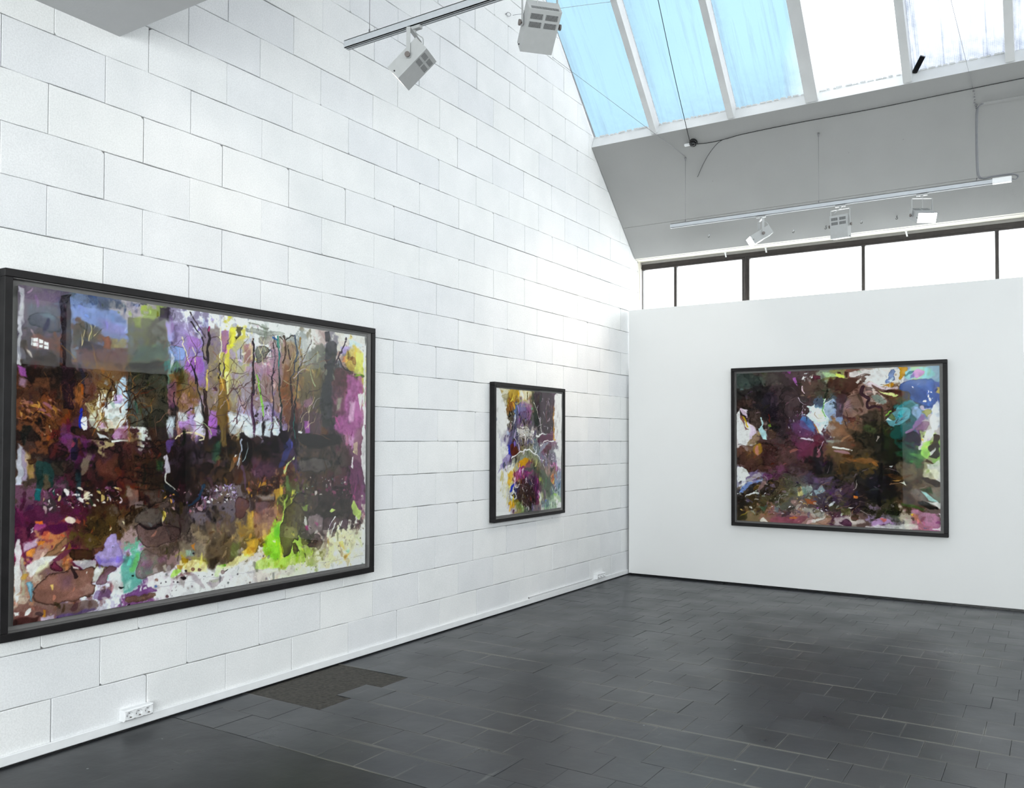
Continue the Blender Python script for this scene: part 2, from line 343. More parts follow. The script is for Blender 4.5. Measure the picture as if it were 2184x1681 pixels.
def art_material(name):
    mt, nt, b, out = new_mat(name); b.inputs['Roughness'].default_value = .85; b.inputs['Specular IOR Level'].default_value = .15
    at = node(nt, 'ShaderNodeVertexColor', layer_name='pigment')
    tc = node(nt, 'ShaderNodeTexCoord'); nz = node(nt, 'ShaderNodeTexNoise', {'Scale': 420.0, 'Detail': 2.0}); nt.links.new(tc.outputs['Object'], nz.inputs['Vector'])
    mr = node(nt, 'ShaderNodeMapRange', {1: .3, 2: .7, 3: .88, 4: 1.1}); nt.links.new(nz.outputs['Fac'], mr.inputs[0])
    mx = node(nt, 'ShaderNodeMix', {0: 1.0}, data_type='RGBA', blend_type='MULTIPLY'); nt.links.new(at.outputs['Color'], mx.inputs[6]); nt.links.new(mr.outputs[0], mx.inputs[7]); nt.links.new(mx.outputs[2], b.inputs['Base Color'])
    return mt

M_block = block_material()
M_joint = plain('grey_joint', (.30, .30, .29), .9, noise=.2, nscale=8)
M_plaster = plain('white_plaster', (.84, .845, .85), .75, noise=.02, nscale=2, bump=.15, bscale=60, spec=.25)
M_part = plain('white_partition_paint', (.80, .805, .80), .7, noise=.012, nscale=1.5, bump=.08, bscale=110, spec=.3)
M_ceil = ceiling_material()
M_slab = plain('grey_concrete_paint', (.53, .535, .54), .8, noise=.03, nscale=4, bump=.2, bscale=50, spec=.2)
M_trim = plain('white_gloss_trim', (.80, .81, .82), .45, noise=.03, nscale=12)
M_rafter = plain('white_rafter_paint', (.70, .71, .71), .6, noise=.05, nscale=5, bump=.1)
M_tile = floor_material('dark_painted_tile', True)
M_floor = floor_material('dark_painted_screed', False)
M_tile2 = floor_material('dark_painted_tile_rows', None)
M_bed = plain('floor_joint_bed', (.018, .018, .02), .9)
M_mortar = plain('bare_brown_mortar', (.046, .042, .035), .9, noise=.5, nscale=45, bump=.9, bscale=90)
M_black = plain('black_stained_wood', (.009, .008, .0085), .5, noise=.3, nscale=14, spec=.22)
M_board = plain('grey_mount_board', (.20, .19, .19), .8, noise=.04)
M_pglass = clear_glass('picture_glass', (.985, .99, .985), .085)
M_dark = plain('dark_brown_window_metal', (.022, .016, .013), .4, noise=.3, nscale=20)
M_wglass = clear_glass('window_glass', (.97, .985, .98), .3)
M_rail = plain('light_grey_track_paint', (.50, .53, .56), .4, noise=.02)
M_lampw = plain('pale_grey_lamp_enamel', (.42, .43, .43), .45, noise=.03)
M_vent = plain('dark_vent', (.02, .02, .021), .7)
M_slat = plain('grey_vent_slat', (.30, .31, .31), .5)
M_steel = plain('steel_wire', (.25, .25, .26), .35, .8)
M_knob = plain('brown_grey_plastic', (.16, .14, .13), .5)
M_whiteplastic = plain('white_plastic', (.82, .83, .84), .35, noise=.01)
M_sockhole = plain('black_hole', (.008, .008, .008), .8)
M_blackp = plain('black_plastic', (.008, .008, .009), .25)
M_cable = plain('grey_cable', (.20, .205, .22), .5)
M_cream = plain('cream_paint', (.66, .63, .55), .7, noise=.03)
M_lit = emission('lit_lamp_lens', (1.0, .93, .84), 60.0)
M_warm = emission('lit_lamp_lens_soft', (1.0, .88, .76), 7.0)
M_lens = plain('lamp_lens', (.45, .45, .44), .15)

# ================================================================ the shell
SL0, SL1 = (9.168, 3.640), (8.067, 4.631)          # lower ceiling slope: foot and head (y, z)
G0 = (8.124, 4.753)                                # foot of the glazing
GS = 1.009                                         # glazing rise per metre
RIDGE = (5.851, 7.046)
SLAB_Y, SLAB_Z = 2.655, 3.643
FAR_Y, PART_Y = 9.36, 8.943
BACK_Y = -3.0
def roof_z(y):
    return min(G0[1] + GS * (G0[0] - y), 3.85 + (y - SLAB_Y) * (RIDGE[1] - 3.85) / (RIDGE[0] - SLAB_Y)) if y > SLAB_Y else 3.85

# ---- left wall of white blocks
wl = MB(); prof = [(BACK_Y, 0), (FAR_Y + .2, 0), (FAR_Y + .2, 3.50), (RIDGE[0], RIDGE[1] + .02), (SLAB_Y, 3.9), (BACK_Y, 3.9)]
wl.prism(prof, -.30, -.022)
wall_left = tag(wl.build('wall_left', M_joint), 'white painted wall of large aerated blocks with thin open joints', 'wall', kind='structure')
PITCH_Y, COURSE, Z0 = .5181, .25, .2637
def block_mesh(Lb, H, seed, poly=None):
    """front outline with slightly ragged arrises, sides going back; x = 0 is the wall face"""
    r = random.Random(seed)
    if poly is None:
        g = [.0004 + .0026 * r.random() for _ in range(4)]
        a, b, c, d = g[0] * (.3 if r.random() < .3 else 1), Lb - g[1] * (.3 if r.random() < .3 else 1), g[2], H - g[3]
        n = 6; pts = []
        for i in range(n + 1): pts.append((a + (b - a) * i / n, c - (0 if i in (0, n) else r.gauss(0, .0011))))
        for i in range(n + 1): pts.append((b - (b - a) * i / n, d + (0 if i in (0, n) else r.gauss(0, .0011))))
        if r.random() < .45:      # a chipped corner
            k = r.choice((0, n, n + 1, 2 * n + 1)); q = pts[k]; s = .006 + .012 * r.random()
            sx_, sz_ = (s if q[0] < Lb / 2 else -s), (s * .8 if q[1] < H / 2 else -s * .8)
            two = [(q[0], q[1] + sz_), (q[0] + sx_, q[1])]
            pts[k:k + 1] = two if k in (0, n + 1) else two[::-1]
    else: pts = poly
    n = len(pts); cx = sum(p[0] for p in pts) / n; cz = sum(p[1] for p in pts) / n
    ins = [(cx + (p[0] - cx) * (1 - .003 / max(abs(p[0] - cx), .02)), cz + (p[1] - cz) * (1 - .003 / max(abs(p[1] - cz), .02))) for p in pts]
    vs = [(0.0, y, z) for y, z in ins] + [(-.0022, y, z) for y, z in pts] + [(-.03, y, z) for y, z in pts]
    fs = [tuple(range(n))] + [(i, n + i, n + (i + 1) % n, (i + 1) % n) for i in range(n)] + [(n + i, 2 * n + i, 2 * n + (i + 1) % n, n + (i + 1) % n) for i in range(n)]
    return vs, fs
variants = []
for k in range(10):
    vs_, fs_ = block_mesh(PITCH_Y, COURSE, 100 + k); variants.append(MB().add(vs_, fs_).mesh('block', M_block))
vs_, fs_ = block_mesh(PITCH_Y, Z0, 500); base_variants = []
for k in range(4):
    vs_, fs_ = block_mesh(PITCH_Y, Z0, 500 + k); base_variants.append(MB().add(vs_, fs_).mesh('block', M_block))
def clip(poly, a, b, c):
    """keep a*y + b*z <= c"""
    o = []
    for i in range(len(poly)):
        p, q = poly[i], poly[(i + 1) % len(poly)]
        dp, dq = a * p[0] + b * p[1] - c, a * q[0] + b * q[1] - c
        if dp <= 0: o.append(p)
        if (dp < 0 < dq) or (dq < 0 < dp):
            t = dp / (dp - dq); o.append((p[0] + (q[0] - p[0]) * t, p[1] + (q[1] - p[1]) * t))
    return o
def offset(k):
    jit = {0: .055, 1: .01, 6: .02, 14: .025, 15: -.02, 16: .03, 17: -.01, 18: .03}.get(k, 0.0)
    return (2.062 if k % 2 else 2.285) + jit
rest = MB(); n_blocks = 0
NS = (RIDGE[1] - 3.85) / (RIDGE[0] - SLAB_Y)
for k in range(0, 28):
    z0 = 0.0 if k == 0 else Z0 + COURSE * (k - 1); z1 = z0 + (Z0 if k == 0 else COURSE)
    y = offset(k) - PITCH_Y * 12; j = -12
    while y < FAR_Y - .02:
        y0, y1 = y, y + PITCH_Y; j += 1; y += PITCH_Y
        if y1 < BACK_Y: continue
        if y1 <= SLAB_Y and z0 > 3.7: continue
        poly = [(y0, z0), (y1, z0), (y1, z1), (y0, z1)]
        full = True
        for hp in ((1, 0, FAR_Y - .018), (-1, 0, -BACK_Y), (GS, 1, G0[1] + GS * G0[0] + .005)) + (((-1, 0, -SLAB_Y), (-NS, 1, 3.85 - NS * SLAB_Y)) if (z1 > 3.8 and y1 > SLAB_Y) else ()):
            q = clip(poly, *hp)
            if q != poly: full = False
            poly = q
            if len(poly) < 3: break
        if len(poly) < 3: continue
        ymin = min(p[0] for p in poly); ymax = max(p[0] for p in poly); zmin = min(p[1] for p in poly); zmax = max(p[1] for p in poly)
        if (ymax - ymin) < .012 or (zmax - zmin) < .012: continue
        seen = y1 > 1.84 and zmin < 2.72 + .437 * y1 and not (ymin > 2.14 and ymax < 4.5 and zmin > .68 and zmax < 2.24) and not (ymin > 6.2 and ymax < 7.3 and zmin > .88 and zmax < 1.97) and not (y1 < 2.5 and zmax > SLAB_Z + .1)
        dx = rnd.uniform(-.0012, .0012)
        if full:
            me = rnd.choice(base_variants if k == 0 else variants)
            if seen:
                o = link('block', me, wall_left); o.location = (dx, y0, z0); n_blocks += 1
            else:
                rest.add([(v.co.x, v.co.y + y0, v.co.z + z0) for v in me.vertices], [tuple(f.vertices) for f in me.polygons])
        else:
            cy_, cz_ = sum(p[0] for p in poly) / len(poly), sum(p[1] for p in poly) / len(poly)
            pl = [(p[0] + (.0018 if p[0] < cy_ else -.0018), p[1] + (.0014 if p[1] < cz_ else -.0014)) for p in poly]
            vs_, fs_ = block_mesh(0, 0, 0, [(p[0] - y0, p[1] - z0) for p in pl])
            if seen:
                o = MB().add(vs_, fs_).build('block', M_block, wall_left); o.location = (dx, y0, z0); n_blocks += 1
            else: rest.add([(v[0], v[1] + y0, v[2] + z0) for v in vs_], fs_)
tag(rest.build('block_rows', M_block, wall_left), kind='stuff')
print('BLOCKS', n_blocks)

# ---- floor: smooth screed in front, tiles from y = 3.0 on
TY0, TPX, TPY = 3.005, .2459, .2620
fl = MB(); fl.box(-.25, ROOM_X + .2, BACK_Y - .2, TY0 - .006, -.06, 0.0)
floor = tag(fl.build('floor', M_floor), 'dark grey painted floor, smooth in front and tiled behind', 'floor', kind='structure')
MB().box(-.25, ROOM_X + .2, TY0 - .006, FAR_Y + .2, -.06, -.0065).build('tile_bed', M_bed, floor)
def tile_mesh(seed):
    r = random.Random(seed); hx, hy, c = TPX / 2 - .0007, TPY / 2 - .0007, .0016
    vs = [(sx * (hx - c), sy * (hy - c), 0) for sx, sy in ((-1, -1), (1, -1), (1, 1), (-1, 1))]
    vs += [(sx * hx, sy * hy, -c * .8) for sx, sy in ((-1, -1), (1, -1), (1, 1), (-1, 1))] + [(sx * hx, sy * hy, -.012) for sx, sy in ((-1, -1), (1, -1), (1, 1), (-1, 1))]
    if r.random() < .5:
        k = r.randrange(4); q = vs[k]; s = .006 + .008 * r.random(); vs[k] = (q[0] * (1 - s * 6), q[1] * (1 - s * 6), -.001)
    return vs, [(0, 1, 2, 3)] + [(i, 4 + i, 4 + (i + 1) % 4, (i + 1) % 4) for i in range(4)] + [(4 + i, 8 + i, 8 + (i + 1) % 4, 4 + (i + 1) % 4) for i in range(4)]
tvar = [MB().add(*tile_mesh(k)).mesh('floor_tile', M_tile) for k in range(6)]
PATCH = [(.06, 3.43), (.50, 3.51), (.52, 3.77), (.55, 4.03), (.47, 4.28), (.06, 4.34)]
def in_poly(p, P):
    c = False
    for i in range(len(P)):
        a, b = P[i], P[(i + 1) % len(P)]
        if (a[1] > p[1]) != (b[1] > p[1]) and p[0] < (b[0] - a[0]) * (p[1] - a[1]) / (b[1] - a[1]) + a[0]: c = not c
    return c
tiles = []
nrow = int((FAR_Y - TY0) / TPY) + 1
for r in range(nrow):
    yc = TY0 + TPY * (r + .5)
    if yc > FAR_Y - .1: continue
    x = (.118 if r % 2 == 0 else -.002) - TPX * 2
    while x < ROOM_X - TPX:
        xc = x + TPX / 2; x += TPX
        if xc < .1:
            continue
        if in_poly((xc, yc), PATCH): continue
        q = rnd.random()
        loc = Vector((xc, yc, rnd.uniform(-.0012, .0002)))
        rot = (rnd.gauss(0, .0022), rnd.gauss(0, .0022), rnd.gauss(0, .002))
        d = loc - CAM; dep = d.dot(fw)
        uu = 1092 + F_PX * d.dot(rt) / dep; vv = PP_Y - F_PX * d.dot(up) / dep
        vis = -60 < uu < 2250 and vv < 1740 and yc < PART_Y
        tiles.append((dep if vis else 99 + dep, loc, rot, rnd.randrange(6)))
tiles.sort(key=lambda t: t[0])
trest = MB()
for i, (dep, loc, rot, k) in enumerate(tiles):
    if i < 298 and dep < 90:
        o = link('floor_tile', tvar[k], floor); o.location = loc; o.rotation_euler = rot
    else:
        Mx = Matrix.Translation(loc) @ Matrix.Rotation(rot[2], 4, 'Z') @ Matrix.Rotation(rot[1], 4, 'Y') @ Matrix.Rotation(rot[0], 4, 'X')
        trest.add([Mx @ v.co for v in tvar[k].vertices], [tuple(f.vertices) for f in tvar[k].polygons])
tag(trest.build('tile_rows', M_tile2, floor), kind='stuff')
# bare mortar where tiles are gone, next to the wall
pm = MB(); nn = 26
gp = [[(.012 + .62 * i / nn, 3.38 + 1.02 * j / nn) for i in range(nn + 1)] for j in range(nn + 1)]
vs_ = [(p[0], p[1], -.0062 + (rnd.random() * .0035)) for row in gp for p in row]
pm.add(vs_, [(j * (nn + 1) + i, j * (nn + 1) + i + 1, (j + 1) * (nn + 1) + i + 1, (j + 1) * (nn + 1) + i) for j in range(nn) for i in range(nn)])
tag(pm.build('bare_patch', M_mortar, floor), label='bare brown mortar patch without tiles')
# cut tiles along the wall
cut = MB()
for r in range(nrow):
    yc = TY0 + TPY * (r + .5)
    w = .116 if r % 2 == 0 else 0
    if w and yc < PART_Y + .3 and not in_poly((.12, yc), PATCH): cut.box(.003, w, yc - TPY / 2 + .001, yc + TPY / 2 - .001, -.012, -.0006)
tag(cut.build('cut_tiles', M_tile2, floor), kind='stuff')

# ---- lower ceiling over the camera, roof slopes
tag(MB().box(0, ROOM_X, BACK_Y, SLAB_Y, SLAB_Z, 3.90).build('ceiling', M_slab), 'flat grey concrete ceiling slab ending in a straight edge', 'ceiling', kind='structure')
nr = MB(); nr.prism([(SLAB_Y - .25, 3.85), (SLAB_Y, 3.85), RIDGE, (RIDGE[0], RIDGE[1] + .25), (SLAB_Y - .25, 3.85 + .25)], 0, ROOM_X)
tag(nr.build('ceiling_slope_near', M_plaster), 'white sloping roof underside rising from the slab to the ridge', 'ceiling', kind='structure')
# far slope: two boards with a fine seam, a shadow gap at the block wall
def along(a, b, t): return (a[0] + (b[0] - a[0]) * t, a[1] + (b[1] - a[1]) * t)
sd = Vector((0, SL1[0] - SL0[0], SL1[1] - SL0[1])).normalized(); sn = Vector((0, sd.z, -sd.y))    # sn points outward
if sn.z < 0: sn = -sn
def slope_prism(t0, t1, d0, d1, x0, x1, name, mat, parent=None):
    a, b = along(SL0, SL1, t0), along(SL0, SL1, t1)
    return MB().prism([(a[0] + sn.y * d0, a[1] + sn.z * d0), (b[0] + sn.y * d0, b[1] + sn.z * d0), (b[0] + sn.y * d1, b[1] + sn.z * d1), (a[0] + sn.y * d1, a[1] + sn.z * d1)], x0, x1).build(name, mat, parent)
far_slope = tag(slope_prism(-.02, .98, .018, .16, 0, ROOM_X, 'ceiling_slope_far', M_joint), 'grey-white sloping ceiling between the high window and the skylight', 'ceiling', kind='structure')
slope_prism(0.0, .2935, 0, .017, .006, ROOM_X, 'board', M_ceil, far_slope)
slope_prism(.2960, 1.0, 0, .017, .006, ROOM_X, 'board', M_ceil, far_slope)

# ---- other walls (out of the picture)
RW0, RW1 = 2.60, 3.58
wr = MB().prism([(BACK_Y, RW1), (FAR_Y + .2, RW1), (FAR_Y + .2, 3.62), (RIDGE[0], RIDGE[1] + .05), (SLAB_Y, 3.9), (BACK_Y, 3.9)], ROOM_X, ROOM_X + .2)
wr.box(ROOM_X, ROOM_X + .2, BACK_Y, -2.6, RW0, RW1).box(ROOM_X, ROOM_X + .2, 9.2, FAR_Y + .2, RW0, RW1)
wall_right = tag(wr.build('wall_right', M_plaster), 'plain white wall with a high window band over dark grey panels', 'wall', kind='structure')
MB().box(ROOM_X, ROOM_X + .2, BACK_Y, FAR_Y + .2, 0, RW0).build('dark_panel', plain('dark_grey_panel', (.10, .10, .105), .7), wall_right)
win3 = thing('window_3', (0, 0, 0), 'high window band in the right wall, out of the picture', 'window', kind='structure')
for k in range(7):
    y = -2.6 + 11.8 * k / 6
    MB().box(ROOM_X + .03, ROOM_X + .09, y - .03, y + .03, RW0, RW1).build('mullion', M_dark, win3)
    if k: MB().box(ROOM_X + .055, ROOM_X + .061, y - 11.8 / 6 + .03, y - .03, RW0, RW1).build('pane', M_wglass, win3)
wbk = MB().box(-.2, 1.2, BACK_Y - .2, BACK_Y, 0, 3.9).box(8.3, ROOM_X + .2, BACK_Y - .2, BACK_Y, 0, 3.9).box(1.2, 8.3, BACK_Y - .2, BACK_Y, 0, .1).box(1.2, 8.3, BACK_Y - .2, BACK_Y, 3.3, 3.9)
tag(wbk.build('wall_back', M_plaster), 'plain white plastered back wall around an added large window', 'wall', kind='structure')
added_win = thing('window_added', (0, 0, 0), 'unseen large back window, added to let in more daylight', 'window', kind='structure')  # added unseen window, brightens the lower block wall and the partition
for k in range(6):
    x = 1.2 + 1.42 * k
    MB().box(x - .03, x + .03, BACK_Y - .12, BACK_Y - .06, .1, 3.3).build('mullion', M_dark, added_win)
    if k: MB().box(x - 1.39, x - .03, BACK_Y - .093, BACK_Y - .087, .1, 3.3).build('pane', M_wglass, added_win)
# ---- far wall with the window band, and the soffit over it
WB, WIN_X = 2.30, 4.10
fwall = MB().box(0, WIN_X, FAR_Y, FAR_Y + .2, 0, WB); fwall.box(0, WIN_X, FAR_Y, FAR_Y + .2, 3.62, 3.8); fwall.box(WIN_X, ROOM_X, FAR_Y, FAR_Y + .2, 0, 3.8)
wall_far = tag(fwall.build('wall_far', M_plaster), 'white wall under the high window band behind the partition', 'wall', kind='structure')
sof = MB(); pr = [(9.166, 3.642)]
for i in range(7): t = i / 6; pr.append((9.166 + .014 + .16 * t, 3.642 - .010 * math.sin(math.pi * t) - .012 * t))
pr += [(9.352, 3.700), (9.166, 3.72)]
sof.prism(pr, 0.004, ROOM_X)
tag(sof.build('trim_1', M_cream), 'cream rounded soffit over the high window', 'trim', kind='structure')
tag(MB().box(.0, .006, 9.27, FAR_Y, 3.12, 3.63).box(.006, .014, 9.30, 9.33, 3.12, 3.63).build('trim_2', M_cream), 'narrow cream reveal strip at the left window jamb', 'trim', kind='structure')

# ---- window band
win = thing('window_1', (0, 0, 0), 'dark framed band of wired glass panes above the white partition', 'window', kind='structure')
MB().box(0.0, WIN_X, FAR_Y - .012, FAR_Y + .05, 3.602, 3.632).build('head_strip', plain('grey_metal_strip', (.30, .29, .27), .5), win)
MB().bbox(0.012, WIN_X, FAR_Y - .018, FAR_Y + .04, 3.535, 3.603, .006).box(0.012, WIN_X, FAR_Y - .026, FAR_Y - .016, 3.556, 3.566).build('top_rail', M_dark, win)
MB().bbox(0.012, WIN_X, FAR_Y - .01, FAR_Y + .04, WB, WB + .06, .006).build('bottom_rail', M_dark, win)
mull = [(.022, .012), (.432, .034), (1.255, .084), (2.477, .034), (3.677, .034), (WIN_X - .042, .084)]
for i, (x, w) in enumerate(mull):
    mb = MB().bbox(x - w / 2, x + w / 2, FAR_Y - .015, FAR_Y + .04, WB + .05, 3.545, .005)
    if w > .06: mb.bbox(x - .012, x + .012, FAR_Y - .028, FAR_Y - .01, WB + .05, 3.56, .004)
    mb.build('mullion', M_dark, win)
    if i: 
        a = mull[i - 1]; MB().box(a[0] + a[1] / 2, x - w / 2, FAR_Y + .008, FAR_Y + .014, WB + .055, 3.54).build('pane', M_wglass, win)
# ---- skylight
sky = thing('window_2', (0, 0, 0), 'sloping skylight of dusty wired glass panes between white rafters', 'window', kind='structure')
RL = Vector((0, RIDGE[0] - G0[0], RIDGE[1] - G0[1])).length
gd = Vector((0, -1, GS)).normalized(); gn = Vector((0, GS, 1)).normalized()
depth = (Vector((0, G0[0] - SL1[0], G0[1] - SL1[1]))).dot(gn)
MB().prism([(SL1[0], SL1[1]), (G0[0] + .004, G0[1] - .002), (G0[0] + .16, G0[1] - .10), (SL1[0] + .16, SL1[1] - .10)], .004, ROOM_X).build('sill', M_rafter, sky)
raf = [(.716, .060), (1.512, .064), (2.270, .112), (3.075, .068), (3.846, .066), (4.62, .066), (5.39, .066), (6.16, .066), (6.93, .066), (7.70, .066)]
p0 = Vector((0, SL1[0], SL1[1]))
def rafter(x, w, name='rafter'):
    s0 = p0 + gd * .012; s1 = s0 + gd * (RL - .1); a = gn * (depth + .02)
    MB().prism([(s0.y, s0.z), (s1.y, s1.z), (s1.y + a.y, s1.z + a.z), (s0.y + a.y, s0.z + a.z)], x - w / 2, x + w / 2).build(name, M_rafter, sky)
for x, w in raf: rafter(x, w)
rafter(ROOM_X - .03, .06)
MB().box(0, ROOM_X, RIDGE[0] - .10, RIDGE[0] + .16, RIDGE[1] - .28, RIDGE[1] + .02).build('ridge_beam', M_rafter, sky)
G_blue = wired_glass('wired_glass_clean', .26, (.44, .45, .455))
G_mid = wired_glass('wired_glass_dusty', .38, (.44, .45, .455))
G_clear = wired_glass('wired_glass_new', .3, (.60, .61, .62))
G_grey = wired_glass('wired_glass_grimy', .85, (.40, .41, .425))
edges = [(0.0, 0.0)] + raf + [(ROOM_X, .06)]
gl_m = [G_blue, G_mid, G_mid, G_clear, G_grey, G_grey, G_mid, G_mid, G_mid, G_mid, G_mid]
rotm = Matrix((Vector((1, 0, 0)), gd, gn)).transposed().to_4x4()
for i in range(len(edges) - 1):
    xa = edges[i][0] + edges[i][1] / 2 + (.002 if i == 0 else -.012); xb = edges[i + 1][0] - edges[i + 1][1] / 2 + .012
    o = MB().box(0, xb - xa, 0, RL - .05, 0, .006).build('pane', gl_m[i], sky)
    base = Vector((xa, G0[0], G0[1])) - gd * .01
    Mx = rotm.copy(); Mx.translation = base; o.matrix_world = Mx
# putty line along the sill, broken
pt = MB()
for i in range(5):
    xa = edges[i][0] + edges[i][1] / 2; xb = edges[i + 1][0] - edges[i + 1][1] / 2; x = xa
    while x < xb - .03:
        w = rnd.uniform(.02, .06); c = Vector((0, G0[0], G0[1])) + gd * rnd.uniform(-.004, .004) - gn * .003
        pt.box(x, min(x + w, xb), c.y - .006, c.y + .004, c.z - .006, c.z + .006); x += w + (rnd.uniform(.0, .03))
pt.build('putty', M_rafter, sky)
# black metal bracket lying on the grimy pane
br = MB(); a = Vector((3.122, 8.126, 4.742)); b = Vector((3.200, 8.034, 4.836)); d = (b - a); sdv = d.cross(gn).normalized() * .021
br.add([a + sdv, a - sdv, b - sdv * 1.1, b + sdv * .9, a + sdv - gn * .02, a - sdv - gn * .02, b - sdv * 1.1 - gn * .02, b + sdv * .9 - gn * .02], [(0, 1, 2, 3), (7, 6, 5, 4), (0, 4, 5, 1), (1, 5, 6, 2), (2, 6, 7, 3), (3, 7, 4, 0)])
tag(br.build('metal_bracket', M_blackp), 'small black metal bracket lying across the foot of a grimy skylight pane', 'bracket')

# ---- partition
PT = 3.008
part = tag(MB().bbox(.032, 3.90, PART_Y, PART_Y + .12, .022, PT, .002).build('wall_partition', M_part), 'smooth white free standing partition wall carrying a framed painting', 'wall', kind='structure')
MB().box(.05, 3.88, PART_Y + .014, PART_Y + .10, 0.0, .0215).build('plinth', M_blackp, part)

# ---- baseboard and duct
bbm = MB().bbox(0.0015, .016, BACK_Y, PART_Y + .10, .009, .056, .003)
bbo = tag(bbm.build('baseboard_left', M_trim), 'low white skirting strip along the foot of the block wall', 'skirting', kind='structure')
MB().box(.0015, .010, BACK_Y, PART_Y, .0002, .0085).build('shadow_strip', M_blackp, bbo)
dct = thing('cable_duct', (0, 6.80, .0565), 'thin white cable duct lying on the skirting, leading to the far socket strip', 'cable duct')
MB().bbox(.002, .016, 0, 1.26, 0, .018, .002).build('duct_body', M_trim, dct); MB().box(.0163, .0168, 0.0, 1.26, .014, .017).box(.002, .015, -.001, -.0002, .002, .016).build('duct_seam', plain('duct_dark_grey', (.18, .17, .16), .8), dct)  # dark grey line along the duct and thin plate on its end
# ---------------------------------------------------------------- artwork painter (numpy)
def smooth_noise(rng, h, w, cell):
    gh, gw = int(h / cell) + 3, int(w / cell) + 3
    g = rng.random((gh, gw))
    y = np.arange(h) / cell; x = np.arange(w) / cell
    yi = y.astype(int); xi = x.astype(int)
    fy = y - yi; fx = x - xi
    fy = (fy * fy * (3 - 2 * fy))[:, None]; fx = (fx * fx * (3 - 2 * fx))[None, :]
    a = g[np.ix_(yi, xi)]; b = g[np.ix_(yi, xi + 1)]; c = g[np.ix_(yi + 1, xi)]; d = g[np.ix_(yi + 1, xi + 1)]
    return (a * (1 - fx) + b * fx) * (1 - fy) + (c * (1 - fx) + d * fx) * fy

def fractal(rng, h, w, cell, octaves=4):
    o = np.zeros((h, w)); amp = 1.0; tot = 0
    for k in range(octaves):
        if cell < 1.5: break
        o += amp * smooth_noise(rng, h, w, cell); tot += amp; amp *= 0.55; cell /= 2.1
    return o / tot * 2 - 1

def hexrgb(s):
    if len(s) == 3: s = s[0] * 2 + s[1] * 2 + s[2] * 2
    return np.array([int(s[i:i + 2], 16) for i in (0, 2, 4)]) / 255.0

